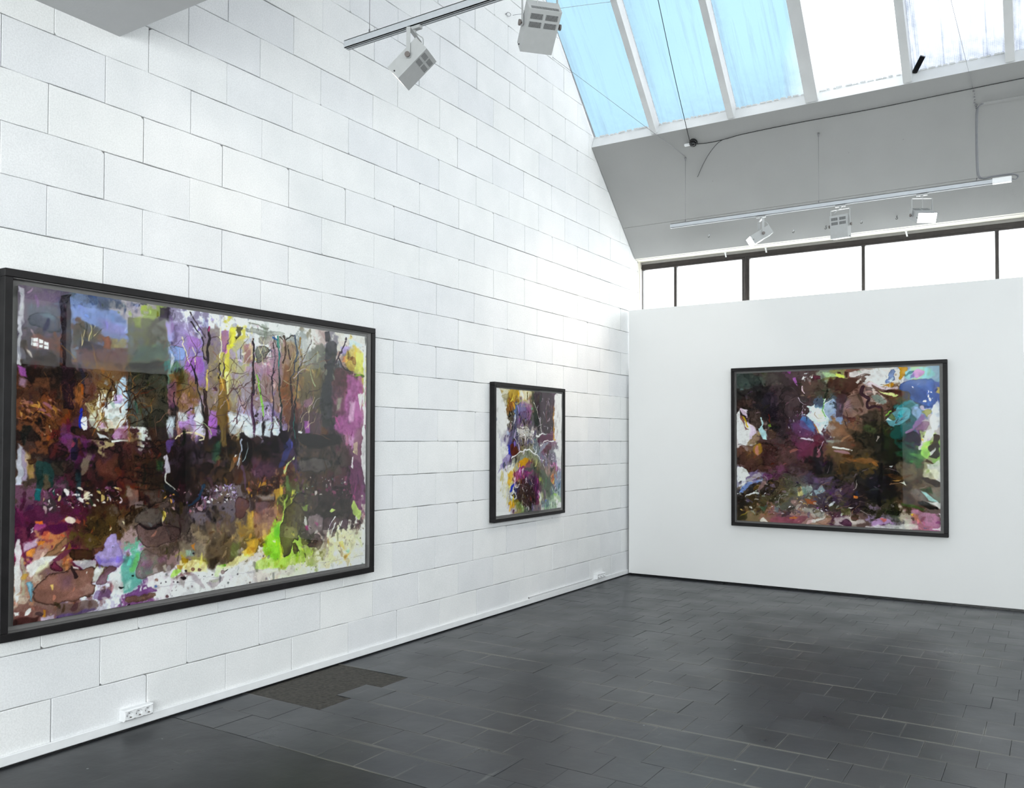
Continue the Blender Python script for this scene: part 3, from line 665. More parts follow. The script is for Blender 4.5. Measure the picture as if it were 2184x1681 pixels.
class Canvas:
    def __init__(self, w, h, seed, k):
        self.w, self.h, self.k = w, h, k
        self.rng = np.random.default_rng(seed)
        self.wx = fractal(self.rng, h, w, w / 16, 5); self.wy = fractal(self.rng, h, w, w / 16, 5)
        self.fine = fractal(self.rng, h, w, 9 * k, 4)
        self.bloom = fractal(self.rng, h, w, w / 9, 4)
        self.img = None
    def base(self, rows, warp):
        g = np.array([[hexrgb(t) for t in r.split()] for r in rows])
        gh, gw = g.shape[:2]
        Y, X = np.mgrid[0:self.h, 0:self.w].astype(float)
        x = np.clip((X + self.wx * warp + self.fine * warp * .6) / self.w * gw - .5, 0, gw - 1.001)
        y = np.clip((Y + self.wy * warp + self.fine * warp * .6) / self.h * gh - .5, 0, gh - 1.001)
        xi = x.astype(int); yi = y.astype(int); fx = x - xi; fy = y - yi
        sx = np.clip((fx - .5) * 2.2 + .5, 0, 1)[..., None]; sy = np.clip((fy - .5) * 2.2 + .5, 0, 1)[..., None]
        self.img = ((g[yi, xi] * (1 - sx) + g[yi, xi + 1] * sx) * (1 - sy) + (g[yi + 1, xi] * (1 - sx) + g[yi + 1, xi + 1] * sx) * sy)
    def _box(self, P, pad):
        x0 = max(int(P[:, 0].min() - pad), 0); x1 = min(int(P[:, 0].max() + pad) + 2, self.w)
        y0 = max(int(P[:, 1].min() - pad), 0); y1 = min(int(P[:, 1].max() + pad) + 2, self.h)
        return x0, x1, y0, y1
    def _dist(self, P, X, Y, closed, W=None):
        n = len(P); best = np.full(X.shape, 1e9); bw = np.zeros(X.shape)
        for i in range(n if closed else n - 1):
            a = P[i]; b = P[(i + 1) % n]; d = b - a; L = d @ d + 1e-9
            t = np.clip(((X - a[0]) * d[0] + (Y - a[1]) * d[1]) / L, 0, 1)
            r = np.hypot(X - a[0] - t * d[0], Y - a[1] - t * d[1])
            if W is not None:
                r2 = r - (W[i] * (1 - t) + W[i + 1] * t)
                best = np.minimum(best, r2)
            else: best = np.minimum(best, r)
        return best
    def poly(self, pts, col, alpha=.9, soft=1.2, rim=0.0, warp=4.0, mottle=.12):
        soft *= .36 * self.k; warp *= 1.5 * self.k; soft = max(soft, .8)
        P = np.array(pts, float) * [self.w, self.h]
        if len(P) > 4:
            Q = np.roll(P, -1, 0); P = np.stack([P * .8 + Q * .2, P * .2 + Q * .8], 1).reshape(-1, 2)
        x0, x1, y0, y1 = self._box(P, 8 + soft * 2 + warp)
        if x1 <= x0 or y1 <= y0: return
        sl = np.s_[y0:y1, x0:x1]
        Y, X = np.mgrid[y0:y1, x0:x1].astype(float)
        X = X + self.wx[sl] * warp + self.fine[sl] * warp * .5; Y = Y + self.wy[sl] * warp + self.fine[sl] * warp * .4
        ins = np.zeros(X.shape, bool); n = len(P)
        for i in range(n):
            a = P[i]; b = P[(i + 1) % n]
            if a[1] == b[1]: continue
            c = (a[1] > Y) != (b[1] > Y)
            ins ^= c & (X < (b[0] - a[0]) * (Y - a[1]) / (b[1] - a[1]) + a[0])
        d = self._dist(P, X, Y, True); d = np.where(ins, d, -d)
        m = np.clip(d / soft * .5 + .5, 0, 1) * alpha
        m *= 1 - .25 * np.clip(self.bloom[sl] * 2, 0, 1)
        c = np.ones(X.shape + (3,)) * hexrgb(col)
        c = c * (1 + mottle * (self.bloom[sl] * 1.4 + self.fine[sl] * .8))[..., None]
        if rim:
            c = c * (1 - rim * np.exp(-(np.clip(d, 0, 99) / self.k) ** 2 / 2.2))[..., None]
            m = np.clip(m + rim * .5 * np.exp(-(d / self.k) ** 2 / 2.0) * (d > -.6), 0, 1)
        self.img[sl] = self.img[sl] * (1 - m[..., None]) + c * m[..., None]
    def line(self, pts, col, w0=1.5, w1=None, alpha=.9, warp=2.5):
        w1 = w0 if w1 is None else w1
        w0 *= self.k; w1 *= self.k; warp *= 2 * self.k
        P = np.array(pts, float) * [self.w, self.h]
        if len(P) > 2:
            E = np.vstack([2 * P[0] - P[1], P, 2 * P[-1] - P[-2]]); o = []
            for i in range(1, len(E) - 2):
                for t in (0, .25, .5, .75):
                    a, b, c, d = E[i - 1:i + 3]
                    o.append(.5 * (2 * b + (c - a) * t + (2 * a - 5 * b + 4 * c - d) * t * t + (3 * b - a - 3 * c + d) * t ** 3))
            P = np.array(o + [E[-2]])
        n = len(P)
        x0, x1, y0, y1 = self._box(P, 5 + max(w0, w1) + warp)
        if x1 <= x0 or y1 <= y0: return
        sl = np.s_[y0:y1, x0:x1]
        Y, X = np.mgrid[y0:y1, x0:x1].astype(float)
        X = X + self.wx[sl] * warp + self.fine[sl] * 2.6 * self.k; Y = Y + self.wy[sl] * warp + self.fine[sl] * 1.5 * self.k
        W = [w0 / 2 + (w1 - w0) / 2 * i / (n - 1) for i in range(n)]
        d = self._dist(P, X, Y, False, W)
        m = np.clip(.5 - d + self.bloom[sl] * .8, 0, 1) * alpha
        self.img[sl] = self.img[sl] * (1 - m[..., None]) + hexrgb(col) * m[..., None]
    def dabs(self, n, box, size, ang=0.0, spread=.5, jit=.18, alpha=.6, cols=None, aspect=3.0, light=0.0):
        """short strokes: own colours, or the colour underneath moved a little"""
        r = self.rng; x0, y0, x1, y1 = box; size *= self.k * (.8 if cols else 1)
        for k in range(n):
            cx = (x0 + (x1 - x0) * r.random()) * self.w; cy = (y0 + (y1 - y0) * r.random()) * self.h
            if not (0 <= cx < self.w and 0 <= cy < self.h): continue
            if cols: c = hexrgb(cols[int(r.random() * len(cols))])
            else:
                c = self.img[int(cy), int(cx)]; lum = c.mean()
                c = np.clip(c * (1 + light + r.normal() * jit * 1.6) + (c - lum) * r.random() * 1.1 + r.normal(size=3) * jit * .12, 0.02, .95)
            L = size * (.3 + 1.3 * r.random() ** 2); wd = max(L / aspect * (.6 + .8 * r.random()), .6); a = ang + r.normal() * spread
            R = int(L + 2); ix, iy = int(cx), int(cy)
            xa, xb = max(ix - R, 0), min(ix + R + 1, self.w); ya, yb = max(iy - R, 0), min(iy + R + 1, self.h)
            Y, X = np.mgrid[ya:yb, xa:xb].astype(float); X -= cx; Y -= cy
            u = X * math.cos(a) + Y * math.sin(a); v = -X * math.sin(a) + Y * math.cos(a) + .15 * L * np.cos(u / L * 2)
            f = self.fine[ya:yb, xa:xb]
            d = np.hypot(u / L, v / wd) + f * .9
            m = (np.clip((1 - d) * wd * .9, 0, 1) * alpha)[..., None]
            self.img[ya:yb, xa:xb] = self.img[ya:yb, xa:xb] * (1 - m) + c * m
    def tide(self, cell, level, width, strength, thresh):
        """dark drying lines where pigment has pooled, only inside the darker washes"""
        f = fractal(self.rng, self.h, self.w, cell * self.k, 5)
        lum = self.img.mean(2)
        gy, gx = np.gradient(f); g = np.hypot(gx, gy) + 1e-4
        m = np.exp(-((f - level) / g / width) ** 2) * strength * np.clip((thresh - lum) * 6, 0, 1)
        side = np.clip((f - level) * 6, -.5, .5) * .22 * np.clip((thresh - lum) * 6, 0, 1)
        self.img *= (1 - m)[..., None]; self.img *= (1 + side)[..., None]
    def spots(self, n, box, rmin, rmax, cols, alpha=.85):
        r = self.rng; x0, y0, x1, y1 = box
        for k in range(n):
            cx = (x0 + (x1 - x0) * r.random()); cy = (y0 + (y1 - y0) * r.random())
            rad = self.k * (rmin + (rmax - rmin) * r.random() ** 3)
            a = np.linspace(0, 6.28, 9)[:-1]
            q = rad * (.75 + .5 * r.random(8))
            self.poly(np.stack([cx + np.cos(a) * q / self.w, cy + np.sin(a) * q / self.h], 1), cols[int(r.random() * len(cols))], alpha, 1.0, .15, 0.5)
    def twigs(self, n, box, length, cols, up=-1.2):
        r = self.rng; x0, y0, x1, y1 = box
        for k in range(n):
            p = np.array([x0 + (x1 - x0) * r.random(), y0 + (y1 - y0) * r.random()]); a = up + r.normal() * .6; pts = [p]
            for i in range(4):
                a += r.normal() * .35
                p = p + np.array([math.cos(a) / self.w, math.sin(a) / self.h]) * length * self.k * (.15 + .25 * r.random()); pts.append(p)
            self.line(pts, cols[int(r.random() * len(cols))], .9 + r.random() * .9, .5, .5 + .35 * r.random(), 1.0)
    def finish(self, contrast=1.2, sat=.98):
        n = self.rng.normal(size=(self.h, self.w, 1)) * .014
        c = self.img * (1 + .07 * self.fine[..., None]) + n
        lum = c.mean(2, keepdims=True); c = lum + (c - lum) * sat
        return np.clip((c - .45) * contrast + .45, .015, .92)

def run_art(data, w, h, seed, k):
    c = Canvas(w, h, seed, k)
    for op in data:
        k, a = op[0], op[1:]
        if k == 'base': c.base(a[0], a[1] * c.k)
        elif k == 'dabs': c.dabs(*a[:3], **a[3])
        elif k == 'tide': c.tide(*a)
        elif k == 'spots': c.spots(*a)
        elif k == 'twigs': c.twigs(*a)
        else:
            tok = a[0].split()
            col = tok[0]; par = [float(t) for t in tok[1].split(',')] if tok[1] != '-' else []
            pts = [(int(t.split(',')[0]) / 1000.0, int(t.split(',')[1]) / 1000.0) for t in tok[2:]]
            if k == 'p': c.poly(pts, col, *par)
            elif k == 'l': c.line(pts, col, *par)
    return c.finish()

# picture designs: washes (p), lines (l), dabs; colours in hex, points in thousandths of the sheet
ART_1 = [
  ('base', ['6d6570 5d5565 5f6470 5d6680 a09aa0 8c9a60 554f5e 8d86a0 d8dce8 dfe3e9 dcdedf dadcdc d8dada dcdede dadad8 d4d2ce b8a8a4 8d8890 cac6be d8d6d0', '5a5560 555060 6d7790 6f7fa5 7a88b0 6f7050 4c4c48 9088b0 8f80b5 a8a0a8 c8c060 a8a8b0 a8889a 8a8378 9aa0a0 8e8878 7a7a6c 4a4a48 a08880 c8b870', '4c464c 6a4a40 5f6068 5d4c4a 6a5548 595840 3f4a44 7d8cb8 9078b8 8a7f70 b0a860 a08898 9a7c80 8f7880 8f8058 7d7468 6a6a60 3e3c3c 5a4848 c0b458', '3a302c 2f2824 5a4a50 6d5848 5a4436 3a342e 383832 5d7868 9a78b0 8f7f70 a89858 9c8c88 8d7874 88706c 85704c 6f6a50 5e5a4e 38343a 5e4444 a87888', '4c3428 4a2e24 62463c 66502e 8898a8 332b2c 30292a 6a5a40 7d6c58 83746a 7a6034 907f80 8c7878 8c7876 86604c 605848 55503f 3a3838 7a5466 b888a4', '6a4430 5c3a20 4a2e3c a0906c c8ccc8 3a302c 342c2c 806a60 a888b8 8c7888 70542c a094b0 a898b8 807090 6a4a4c 5c4438 4a3c40 403640 8a5878 a87898', '3a2c28 33201c 5a3058 402828 4a3038 3c2820 38261c 4a3c4a 382c30 30282c 4a3a28 322a2c 2c2426 282024 2a222a 261e20 241c1e 3a2c30 5f4450 8a6478', '4c4038 2f3030 3a2e2c 2c2022 4a2e28 3a281c 2f241c 2c2020 2a1e20 342a28 3c3228 3c302c 382c2e 382a36 463450 50402f 463c34 4a3e3a 4c3a3a 664458', '6a4a5c 3a3436 3c2428 2a1c1c 40241c 4a3428 34281e 281a1c 2c201e 3a2e28 443428 44342a 40302a 4a3432 5a4a30 4a3830 4a3034 40282c 402430 60405a', '4c1e3c 5a2c48 4a2230 3c2a1e 42301c 584a40 4c403c 4a3c3a 40363a 6a6068 6f6468 4a3c3a 5c4438 7a5c40 5a5a3a 463a34 3c3030 3a2a30 44283c 74486a', '6a3048 8a4440 5a1c44 52401e 55402c 6a5a4c 50463e 4a403a 4e443e 5a4c44 63554a 7a6450 8c7060 a07c50 a8a850 4a4634 544a44 4a3c3c 4c383a b0a8a0', 'a07868 b07850 7a5444 5a4a30 9a80a8 a08888 5a4c40 5a4a44 6e6058 8c7a68 8a7858 8a7040 a08850 98b840 a8c850 686838 b0a8a0 8a7c78 c8c8b8 d8d8d0', 'b8a898 7a6058 8a6a64 8a6c70 c8c8d8 6aa890 6f6058 8a7070 90884c 7a6848 6a5a3c 6a5a34 c0a850 a0c048 98b048 a8b070 d8d8c8 d8d0b0 d8d0b0 d8d8d4', '6a4c48 7a5c5c 6a5870 b8b4c0 d8e0e4 78507a c8c0c4 d0ccd0 d4d4d0 d0ccc8 d8d4d4 c8c0b8 d0c8c0 d8dcc8 d4d8c0 d8dcd0 dcdcd8 dcdcd8 dedede dededc'], 58),
  ('dabs', 900, (0, 0, 1, 1), 11, {'ang': 1.45, 'spread': 0.6, 'jit': 0.16, 'alpha': 0.45}),
  ('p', '6a5a70 .7,6 9,10 82,5 83,36 9,44'),
  ('p', '59606a .7,6 14,48 83,53 85,122 15,122'),
  ('p', '4a4f5c .7,2,.35 14,90 37,74 70,79 83,101 82,125 64,133 35,119 18,113'),
  ('p', '6d808a .6,6 34,77 56,75 70,84 70,98 50,93'),
  ('p', '6c4a42 .75,4 29,146 73,148 71,187 28,181'),
  ('p', '905a44 .7,5 84,130 105,126 103,151 85,149'),
  ('p', '2e282c .9,1.5,.2 85,17 109,9 111,223 88,225'),
  ('p', '4c2a38 .5,5 96,45 107,48 106,87 96,89'),
  ('p', '7284b4 .75,6 111,47 230,41 233,146 178,134 140,81 111,81'),
  ('p', '565c64 .6,8 112,10 195,2 232,10 213,34 112,30'),
  ('p', '8b7ab2 .45,9 165,76 229,85 229,116 178,119'),
  ('p', '47443a .75,5 118,104 136,86 160,97 176,119 166,151 130,166 112,159'),
  ('p', '3e3440 .85,3 127,142 151,143 184,159 182,174 127,181'),
  ('p', '85523a .9,1.5,.2 179,132 194,132 195,165 180,164'),
  ('p', '8a8050 .7,4 196,139 233,126 231,154 196,162'),
  ('p', '60484a .75,5 124,175 233,157 233,203 124,211'),
  ('p', 'e4eef0 1,.8,0,.5 30,155 40,152 40,163 31,164'),
  ('p', 'e4eef0 1,.8,0,.5 42,155 50,157 50,167 42,167'),
  ('p', 'e4eef0 1,.8,0,.5 52,160 61,163 61,173 52,170'),
  ('p', 'e4eef0 1,.8,0,.5 30,167 40,166 40,177 31,177'),
  ('p', 'e4eef0 1,.8,0,.5 42,171 50,171 49,180 42,179'),
  ('p', 'e4eef0 1,.8,0,.5 52,174 61,174 61,183 52,182'),
  ('p', 'e4eef0 1,.8,0,.5 28,153 29,153 29,176 27,174'),
  ('p', 'd8ccc0 .8,3 21,191 26,193 29,211 25,207'),
  ('l', 'd8c890 1.1,.7,.8 132,159 135,126'),
  ('l', 'd8c890 1.1,.7,.8 134,156 143,115'),
  ('l', 'd8c890 1.1,.7,.8 151,143 160,97'),
  ('l', 'd8c890 1.1,.7,.8 157,113 154,98'),
  ('l', 'd8c890 1.1,.7,.8 161,129 175,115'),
  ('l', '23201e 1.4,.8,.8 139,155 133,97'),
  ('l', '23201e 1.4,.8,.8 147,139 145,90'),
  ('l', '23201e 1.4,.8,.8 159,137 157,93'),
  ('l', '23201e 1.4,.8,.8 166,126 178,109'),
  ('l', '23201e 1.4,.8,.8 145,115 131,102'),
  ('p', '281c14 .6,8 13,241 85,233 87,293 69,308 16,282'),
  ('p', '7a5038 .6,5 36,269 69,268 63,302 32,297'),
  ('p', 'a058a8 .8,3 5,240 16,243 18,273 6,272'),
  ('p', 'b090b8 .6,5 3,277 19,280 18,306 3,300'),
  ('p', 'c6c6cc .8,2 -1,-1 7,-2 9,237 2,238'),
  ('p', '35202a .85,1.5,.2 88,225 111,223 112,359 89,360'),
  ('p', '6a4e30 .6,6 144,226 232,211 230,252 189,284 154,292'),
  ('p', '2e2c3a .8,2 122,219 129,218 137,288 134,328 128,289'),
  ('p', 'b07038 .6,4 113,290 128,284 135,333 125,358 115,329'),
  ('p', 'b0c8e0 .85,3 205,290 221,258 232,257 234,306 239,347 204,349'),
  ('p', 'a070a0 .7,4 203,313 220,312 224,332 205,344'),
  ('p', 'c87830 .8,2 230,278 240,280 234,306'),
  ('l', 'e8e8d8 2,1.5,.9 168,316 173,355'),
  ('l', 'e8e8d8 2,1.5,.9 182,312 172,340'),
  ('l', 'e8e8d8 2,1.5,.9 200,303 199,357'),
  ('p', '5c5c4c .75,3 234,48 335,40 339,190 235,203'),
  ('p', '4e6660 .6,10 263,142 336,131 340,190 241,202'),
  ('p', '8a9a50 .7,4 247,43 264,42 263,79 249,79'),
  ('p', '4a4250 .8,3,.2 309,5 337,2 335,45 313,52'),
  ('p', 'a0b050 .7,4 262,9 277,8 279,24 264,24'),
  ('p', '37362c .85,1.5,.15 237,205 339,193 337,411 236,414'),
  ('p', '1d1a16 .6,3 237,208 337,196 338,215 239,226'),
  ('p', '55402a .45,10 253,302 311,298 308,338 257,346'),
  ('p', '28706c .85,3 326,192 343,190 345,209 331,224'),
  ('p', '9a88b8 .55,6 337,47 396,40 420,97 423,219 376,213 342,147'),
  ('p', '85a0d0 .8,2,.3 342,133 384,130 382,180 351,186 340,163'),
  ('p', 'a070b8 .65,5 379,81 420,97 423,133 392,134'),
  ('p', '9a58b0 .7,4 405,160 429,157 431,219 380,213 384,190'),
  ('p', '7a5a30 .6,7 343,228 385,212 415,248 429,331 373,361 344,309'),
  ('p', '7a4a70 .6,5 337,269 356,254 361,335 340,347'),
  ('p', '7a6c64 .6,5 424,57 480,50 478,271 437,246'),
  ('p', '8d5a94 .75,3 484,58 506,54 502,142 486,133'),
  ('p', '9a98a8 .5,8 516,105 578,54 581,346 508,349'),
  ('p', '8f5a68 .6,6 547,101 576,84 577,162 547,159'),
  ('p', 'c8c050 .9,2 506,46 527,42 509,164 503,240 493,212 502,142'),
  ('p', 'e0d850 .85,2 510,48 526,48 516,117 509,106'),
  ('p', 'e0dca0 .8,2 498,206 507,199 503,286 492,290'),
  ('p', '7e6434 .85,2,.2 478,228 496,229 502,407 474,408'),
  ('p', 'b08030 .7,3 480,231 493,229 491,270 480,271'),
  ('p', '5c4c30 .5,4 489,284 505,286 504,407 488,408'),
  ('l', '2a2226 4.5,4,.9 445,53 445,178'),
  ('l', '3a2c2c 6,7,.9 440,282 445,409'),
  ('l', 'c8b060 3.5,3,.9 443,206 443,279'),
  ('l', 'b04880 3,3,.9 446,49 445,67'),
  ('l', '2c2628 3,1.5,.9 394,37 427,96 432,157 445,169'),
  ('l', '342a2a 2.5,1.5,.9 395,4 402,27 420,60 435,94'),
  ('l', '1f1c1c 2,4,.9 397,189 410,221 420,275 433,344 438,409'),
  ('l', '1f1c1e 2,2,.9 407,185 409,221 413,262'),
  ('l', 'd8d0b0 1.8,1.2,.9 371,93 384,152 397,192'),
  ('l', 'd8d0b0 1.2,1.8,.9 399,128 408,154 408,188'),
  ('l', '2a2422 1.5,1.2,.9 371,375 394,352 429,334'),
  ('l', '2a2422 1.5,1.2,.9 373,369 408,387 434,398'),
  ('l', '22201f 3,1.5,.9 354,411 354,335 355,294'),
  ('l', '2a2222 3.5,3,.9 481,179 479,228'),
  ('l', '2a2222 2,3,.9 495,177 491,218'),
  ('l', 'e0dcc0 2.5,1.5,.9 479,47 481,87 482,133 480,170'),
  ('l', '3a2c28 2,1.2,.9 508,355 542,362 574,405'),
  ('l', '4a3430 3,3.5,.9 578,72 581,405'),
  ('l', '4a3a3a 1.4,.8,.7 449,92 469,83 481,93'),
  ('l', '4a3a3a 1.4,.8,.7 514,158 533,179 552,200'),
  ('l', '4a3a3a 1.4,.8,.7 517,204 548,206 577,188'),
  ('l', '4a3a3a 1.4,.8,.7 510,262 529,267 553,244'),
  ('l', '4a3a3a 1.4,.8,.7 535,126 547,154'),
  ('l', '4a3a3a 1.4,.8,.7 529,281 548,262 572,245'),
  ('p', '2e2a28 .7,2 529,39 544,36 534,73 525,92'),
  ('p', 'd0dce8 .7,4 338,374 353,373 353,411 339,411'),
  ('p', 'd8e4ec .7,5 363,362 386,366 395,410 365,411'),
  ('p', 'a060b8 .6,5 394,360 407,362 406,410 395,410'),
  ('p', 'd0dcec .7,5 409,337 429,331 434,409 412,409'),
  ('p', 'a470c0 .75,4 451,349 474,351 474,408 452,408'),
  ('p', 'd8dfe8 .65,5 508,349 534,354 578,370 579,405 511,407'),
  ('p', 'c8ccc8 .5,3 558,16 660,1 690,30 647,34 561,33'),
  ('p', '85877c .8,1.5,.2 561,16 626,15 631,21 566,24'),
  ('p', '8d9088 .75,2,.2 551,35 663,28 690,36 674,45 551,53'),
  ('p', '7a7064 .6,3,.2 594,58 647,43 642,74 622,87 596,81'),
  ('p', '72746a .9,1.2,.4 584,104 622,88 635,103 620,138 602,162 589,154'),
  ('p', 'b08fa0 .5,5 634,70 653,73 654,220 638,221'),
  ('p', 'c0a0b8 .6,5 552,176 580,173 580,197 553,200'),
  ('p', '9a8060 .55,5 674,70 717,66 724,132 708,262 681,261 672,156'),
  ('p', '7a5034 .6,4 680,162 707,171 715,396 698,402 676,310'),
  ('p', '6b5638 .6,5 696,154 718,120 719,214 703,278'),
  ('p', 'bcbcb8 .6,4 742,53 779,44 752,128 743,167'),
  ('p', '6f7068 .7,5 754,102 835,42 839,156 780,176 746,167'),
  ('p', '8a8c84 .6,8 763,114 797,100 806,121 777,144'),
  ('p', '62553e .6,7 735,190 822,178 816,270 742,306'),
  ('p', '3c3c40 .85,3 835,39 881,32 882,98 861,154 859,398 811,399 816,253 840,202'),
  ('p', '2b2a30 .9,1.5,.2 829,4 850,-1 851,37 835,39'),
  ('p', '9a6a90 .6,5 756,293 787,281 787,313 753,331'),
  ('p', '574550 .7,5 748,338 817,344 812,432 732,433'),
  ('p', 'b060c0 .7,3 754,382 774,384 777,429 760,429'),
  ('p', '5a3c40 .85,2 867,153 898,137 927,181 927,228 870,233'),
  ('p', 'a05890 .75,6 914,175 946,192 982,209 989,243 974,443 869,418 878,365 924,262'),
  ('p', '6e4454 .6,9 864,226 924,221 909,347 862,352'),
  ('p', 'dcc0d4 .6,6 931,295 957,294 944,376 925,376'),
  ('p', 'c0dcb0 .5,6 886,281 902,283 896,331 880,331'),
  ('p', 'e8e6e0 .9,2 964,252 989,250 980,327 966,269'),
  ('p', 'c8b040 .7,5 926,59 978,52 985,120 965,166 923,161 907,102'),
  ('p', 'dce87a .6,6 958,75 988,71 989,174 946,172'),
  ('p', 'c0dce8 .7,4 929,25 981,30 978,41 926,52'),
  ('p', '9a88d0 .7,4 897,53 926,52 916,80 897,86'),
  ('p', 'a07a3a .85,1.5,.2 923,93 955,92 955,123 942,128 939,108 920,114'),
  ('p', 'cc7840 .7,3 904,96 913,94 913,121 901,123'),
  ('p', '8cb830 .8,1.5 956,174 989,171 989,178 946,187'),
  ('p', 'e4e2dc .9,1.5 987,-12 997,0 1000,395 989,395'),
  ('l', '2b272c 4.5,3.5,.9 578,84 583,197 582,316 586,441'),
  ('l', '5a3a58 4,3,.9 583,286 581,370 586,441'),
  ('l', '3e3540 2.5,4.5,.9 648,80 649,141 642,221 647,327 641,440'),
  ('l', '2a5c9c 3,2,.9 643,56 658,66'),
  ('l', '2c7a74 4.5,2.5,.9 661,53 664,139 664,188'),
  ('l', '2e3c3c 3,6,.9 664,182 669,249 676,326 672,421'),
  ('l', '3a2c24 5,4,.9 683,50 685,112 677,156'),
  ('l', '3c3028 2.5,2,.9 669,52 679,69 682,81'),
  ('l', '2e2824 2.5,3,.9 693,82 696,110 702,134'),
  ('l', '2e2824 2,2.5,.9 690,61 712,42'),
  ('l', '8a6a28 3,2,.9 737,48 734,92 743,129'),
  ('l', '35455a 3.5,2.5,.9 717,41 726,106 718,170 708,215'),
  ('l', '2c2e34 2.5,4.5,.9 740,142 732,197 727,276 720,355 723,458'),
  ('l', '3c3034 4,7,.9 708,215 713,308 710,458'),
  ('l', '2a6a64 2,2.5,.9 720,355 721,449'),
  ('l', '5a4c44 1.8,1.8,.9 779,47 757,102 740,142'),
  ('l', '6a5c40 2,1.5,.9 809,92 774,125 740,148'),
  ('l', '3a2a3a 2.5,2.5,.9 919,19 888,98 867,140'),
  ('l', '2c2228 2.5,2,.9 888,104 907,149 933,166'),
  ('l', '2a2428 3,4,.9 611,368 614,404 620,459'),
  ('l', '88c050 4,3,.9 592,211 598,255 611,329 614,368'),
  ('l', '4a3a3c 1.5,1,.9 600,279 624,301 639,322'),
  ('l', '3a2d34 1.5,1,.9 554,371 582,411'),
  ('l', '553c3c 1.5,1,.9 553,259 582,227'),
  ('p', 'e0ecf4 .8,4 589,399 609,387 612,441 589,447'),
  ('p', 'e0ecf4 .8,4 617,389 637,383 638,446 620,446'),
  ('p', 'e0ecf4 .85,3 644,373 655,367 666,403 664,446 645,446'),
  ('p', 'dce8f0 .7,5 554,388 579,405 582,447 555,447'),
  ('p', 'eef0f0 .95,1 737,425 751,426 750,436 737,434'),
  ('p', '1f1a20 .9,2 669,415 685,418 693,433 704,458 667,458'),
  ('p', '281f22 .8,3 737,436 824,428 900,444 900,457 735,458'),
  ('p', 'cad0e0 .85,3 2,466 11,475 14,586 2,587'),
  ('p', 'c0b4d8 .7,3 11,480 23,498 19,572 14,570'),
  ('p', 'b89850 .6,3 17,487 25,494 25,512 34,522 33,568 21,570'),
  ('p', '6a3a6c .7,5 87,403 111,405 110,485 87,485'),
  ('p', '1f2624 .85,3 10,410 32,419 23,447 18,466 11,475 8,452'),
  ('p', '3c2028 .75,1.5,.4 65,461 87,461 103,475 104,490 87,511 64,518'),
  ('p', '443a30 .6,3,.3 68,520 97,523 107,538 101,572 75,570'),
  ('p', '40281a .9,1.5,.2 21,514 39,510 40,524 31,529 22,524'),
  ('p', '22403e .88,2 39,517 65,523 75,561 69,594 82,628 77,632 63,584 56,555 47,583 48,637 38,636 36,559'),
  ('p', '1c6468 .8,3 40,599 47,599 48,637 38,636'),
  ('p', '5f5844 .7,4 50,560 61,560 66,601 49,600'),
  ('p', '1f1a2c .9,2 111,451 120,449 123,480 122,519 110,514'),
  ('p', '8a7c6a .7,3 137,500 154,485 151,530 138,573 131,563'),
  ('p', '2c4a50 .8,3 122,558 134,563 133,647 122,643'),
  ('p', '2e2030 .7,4 119,524 131,529 131,563 119,558'),
  ('p', '1e1214 .7,5 123,461 164,466 171,490 147,500 125,485'),
  ('p', '6a3c34 .55,12 173,515 216,521 215,582 176,570'),
  ('p', '5c1c20 .7,5 67,425 87,425 85,444 65,451'),
  ('p', 'e0e4ee .95,1.5 130,379 143,378 144,421 135,424 129,409'),
  ('l', '2030a0 4,3,.9 130,360 129,392 128,422'),
  ('l', '2030a0 1.5,1,.9 129,397 138,407'),
  ('p', 'cfdad0 .7,4 146,387 163,366 172,426 150,409'),
  ('p', 'dce2e0 .75,4 172,348 235,337 234,412 197,418 172,423'),
  ('p', 'b070b0 .6,4 176,398 188,398 186,418 174,418'),
  ('p', 'c09840 .7,4 175,373 186,373 184,398 175,396'),
  ('p', '94558c .75,4 204,417 234,414 232,450 201,450'),
  ('p', '2c1e18 .85,1.5,.2 109,410 129,417 140,426 153,409 165,418 167,426 192,430 194,413 206,417 201,450 232,460 178,455 123,446 106,427'),
  ('p', 'c4c8cc .9,1.2 167,431 194,448 194,450 174,448'),
  ('l', 'dce0dc 1.8,1.8,.9 201,457 232,456'),
  ('p', '4c3020 .5,8 221,425 254,424 256,590 226,588'),
  ('p', '3a1c20 .7,4 162,587 222,593 219,628 166,619'),
  ('dabs', 150, (0.055, 0.609, 0.223, 0.669), 4.5, {'ang': 0.6, 'spread': 0.9, 'cols': ['d8c8d0', 'e0d8c8', '8a5a7a', '603048', 'c8b070', '30382c', 'f0ece8', '5a3a50', '2a1a1e'], 'alpha': 0.85, 'aspect': 2.6}),
  ('dabs', 70, (0.038, 0.412, 0.088, 0.446), 3.5, {'ang': 0.9, 'spread': 0.7, 'cols': ['2c1c14', '6a3020', 'c8b898', '3a2818'], 'alpha': 0.8}),
  ('dabs', 140, (0.003, 0.337, 0.086, 0.403), 7, {'ang': 0.5, 'spread': 0.5, 'cols': ['3c2414', '7a5028', '8a5a70', 'c89848', '2c1a14', '9a6a58', '5c3a1c'], 'alpha': 0.7, 'aspect': 4}),
  ('p', '54223f .5,12 4,636 54,647 89,686 90,734 3,723'),
  ('p', '4a1240 .85,3 63,712 103,719 110,738 91,747 74,749 66,732'),
  ('p', 'a8508c .7,3 37,703 60,705 62,716 39,735 33,722'),
  ('p', 'e08040 .85,2 35,698 53,696 54,705 38,705'),
  ('p', 'd8842c .8,2 39,761 56,764 53,776 42,775'),
  ('p', 'd88c38 .8,2 22,789 36,778 37,804 24,798'),
  ('p', 'c86a48 .7,3 52,731 65,732 71,748 62,765 50,756'),
  ('p', 'eeecec .95,1.2 24,718 33,718 32,732 27,733'),
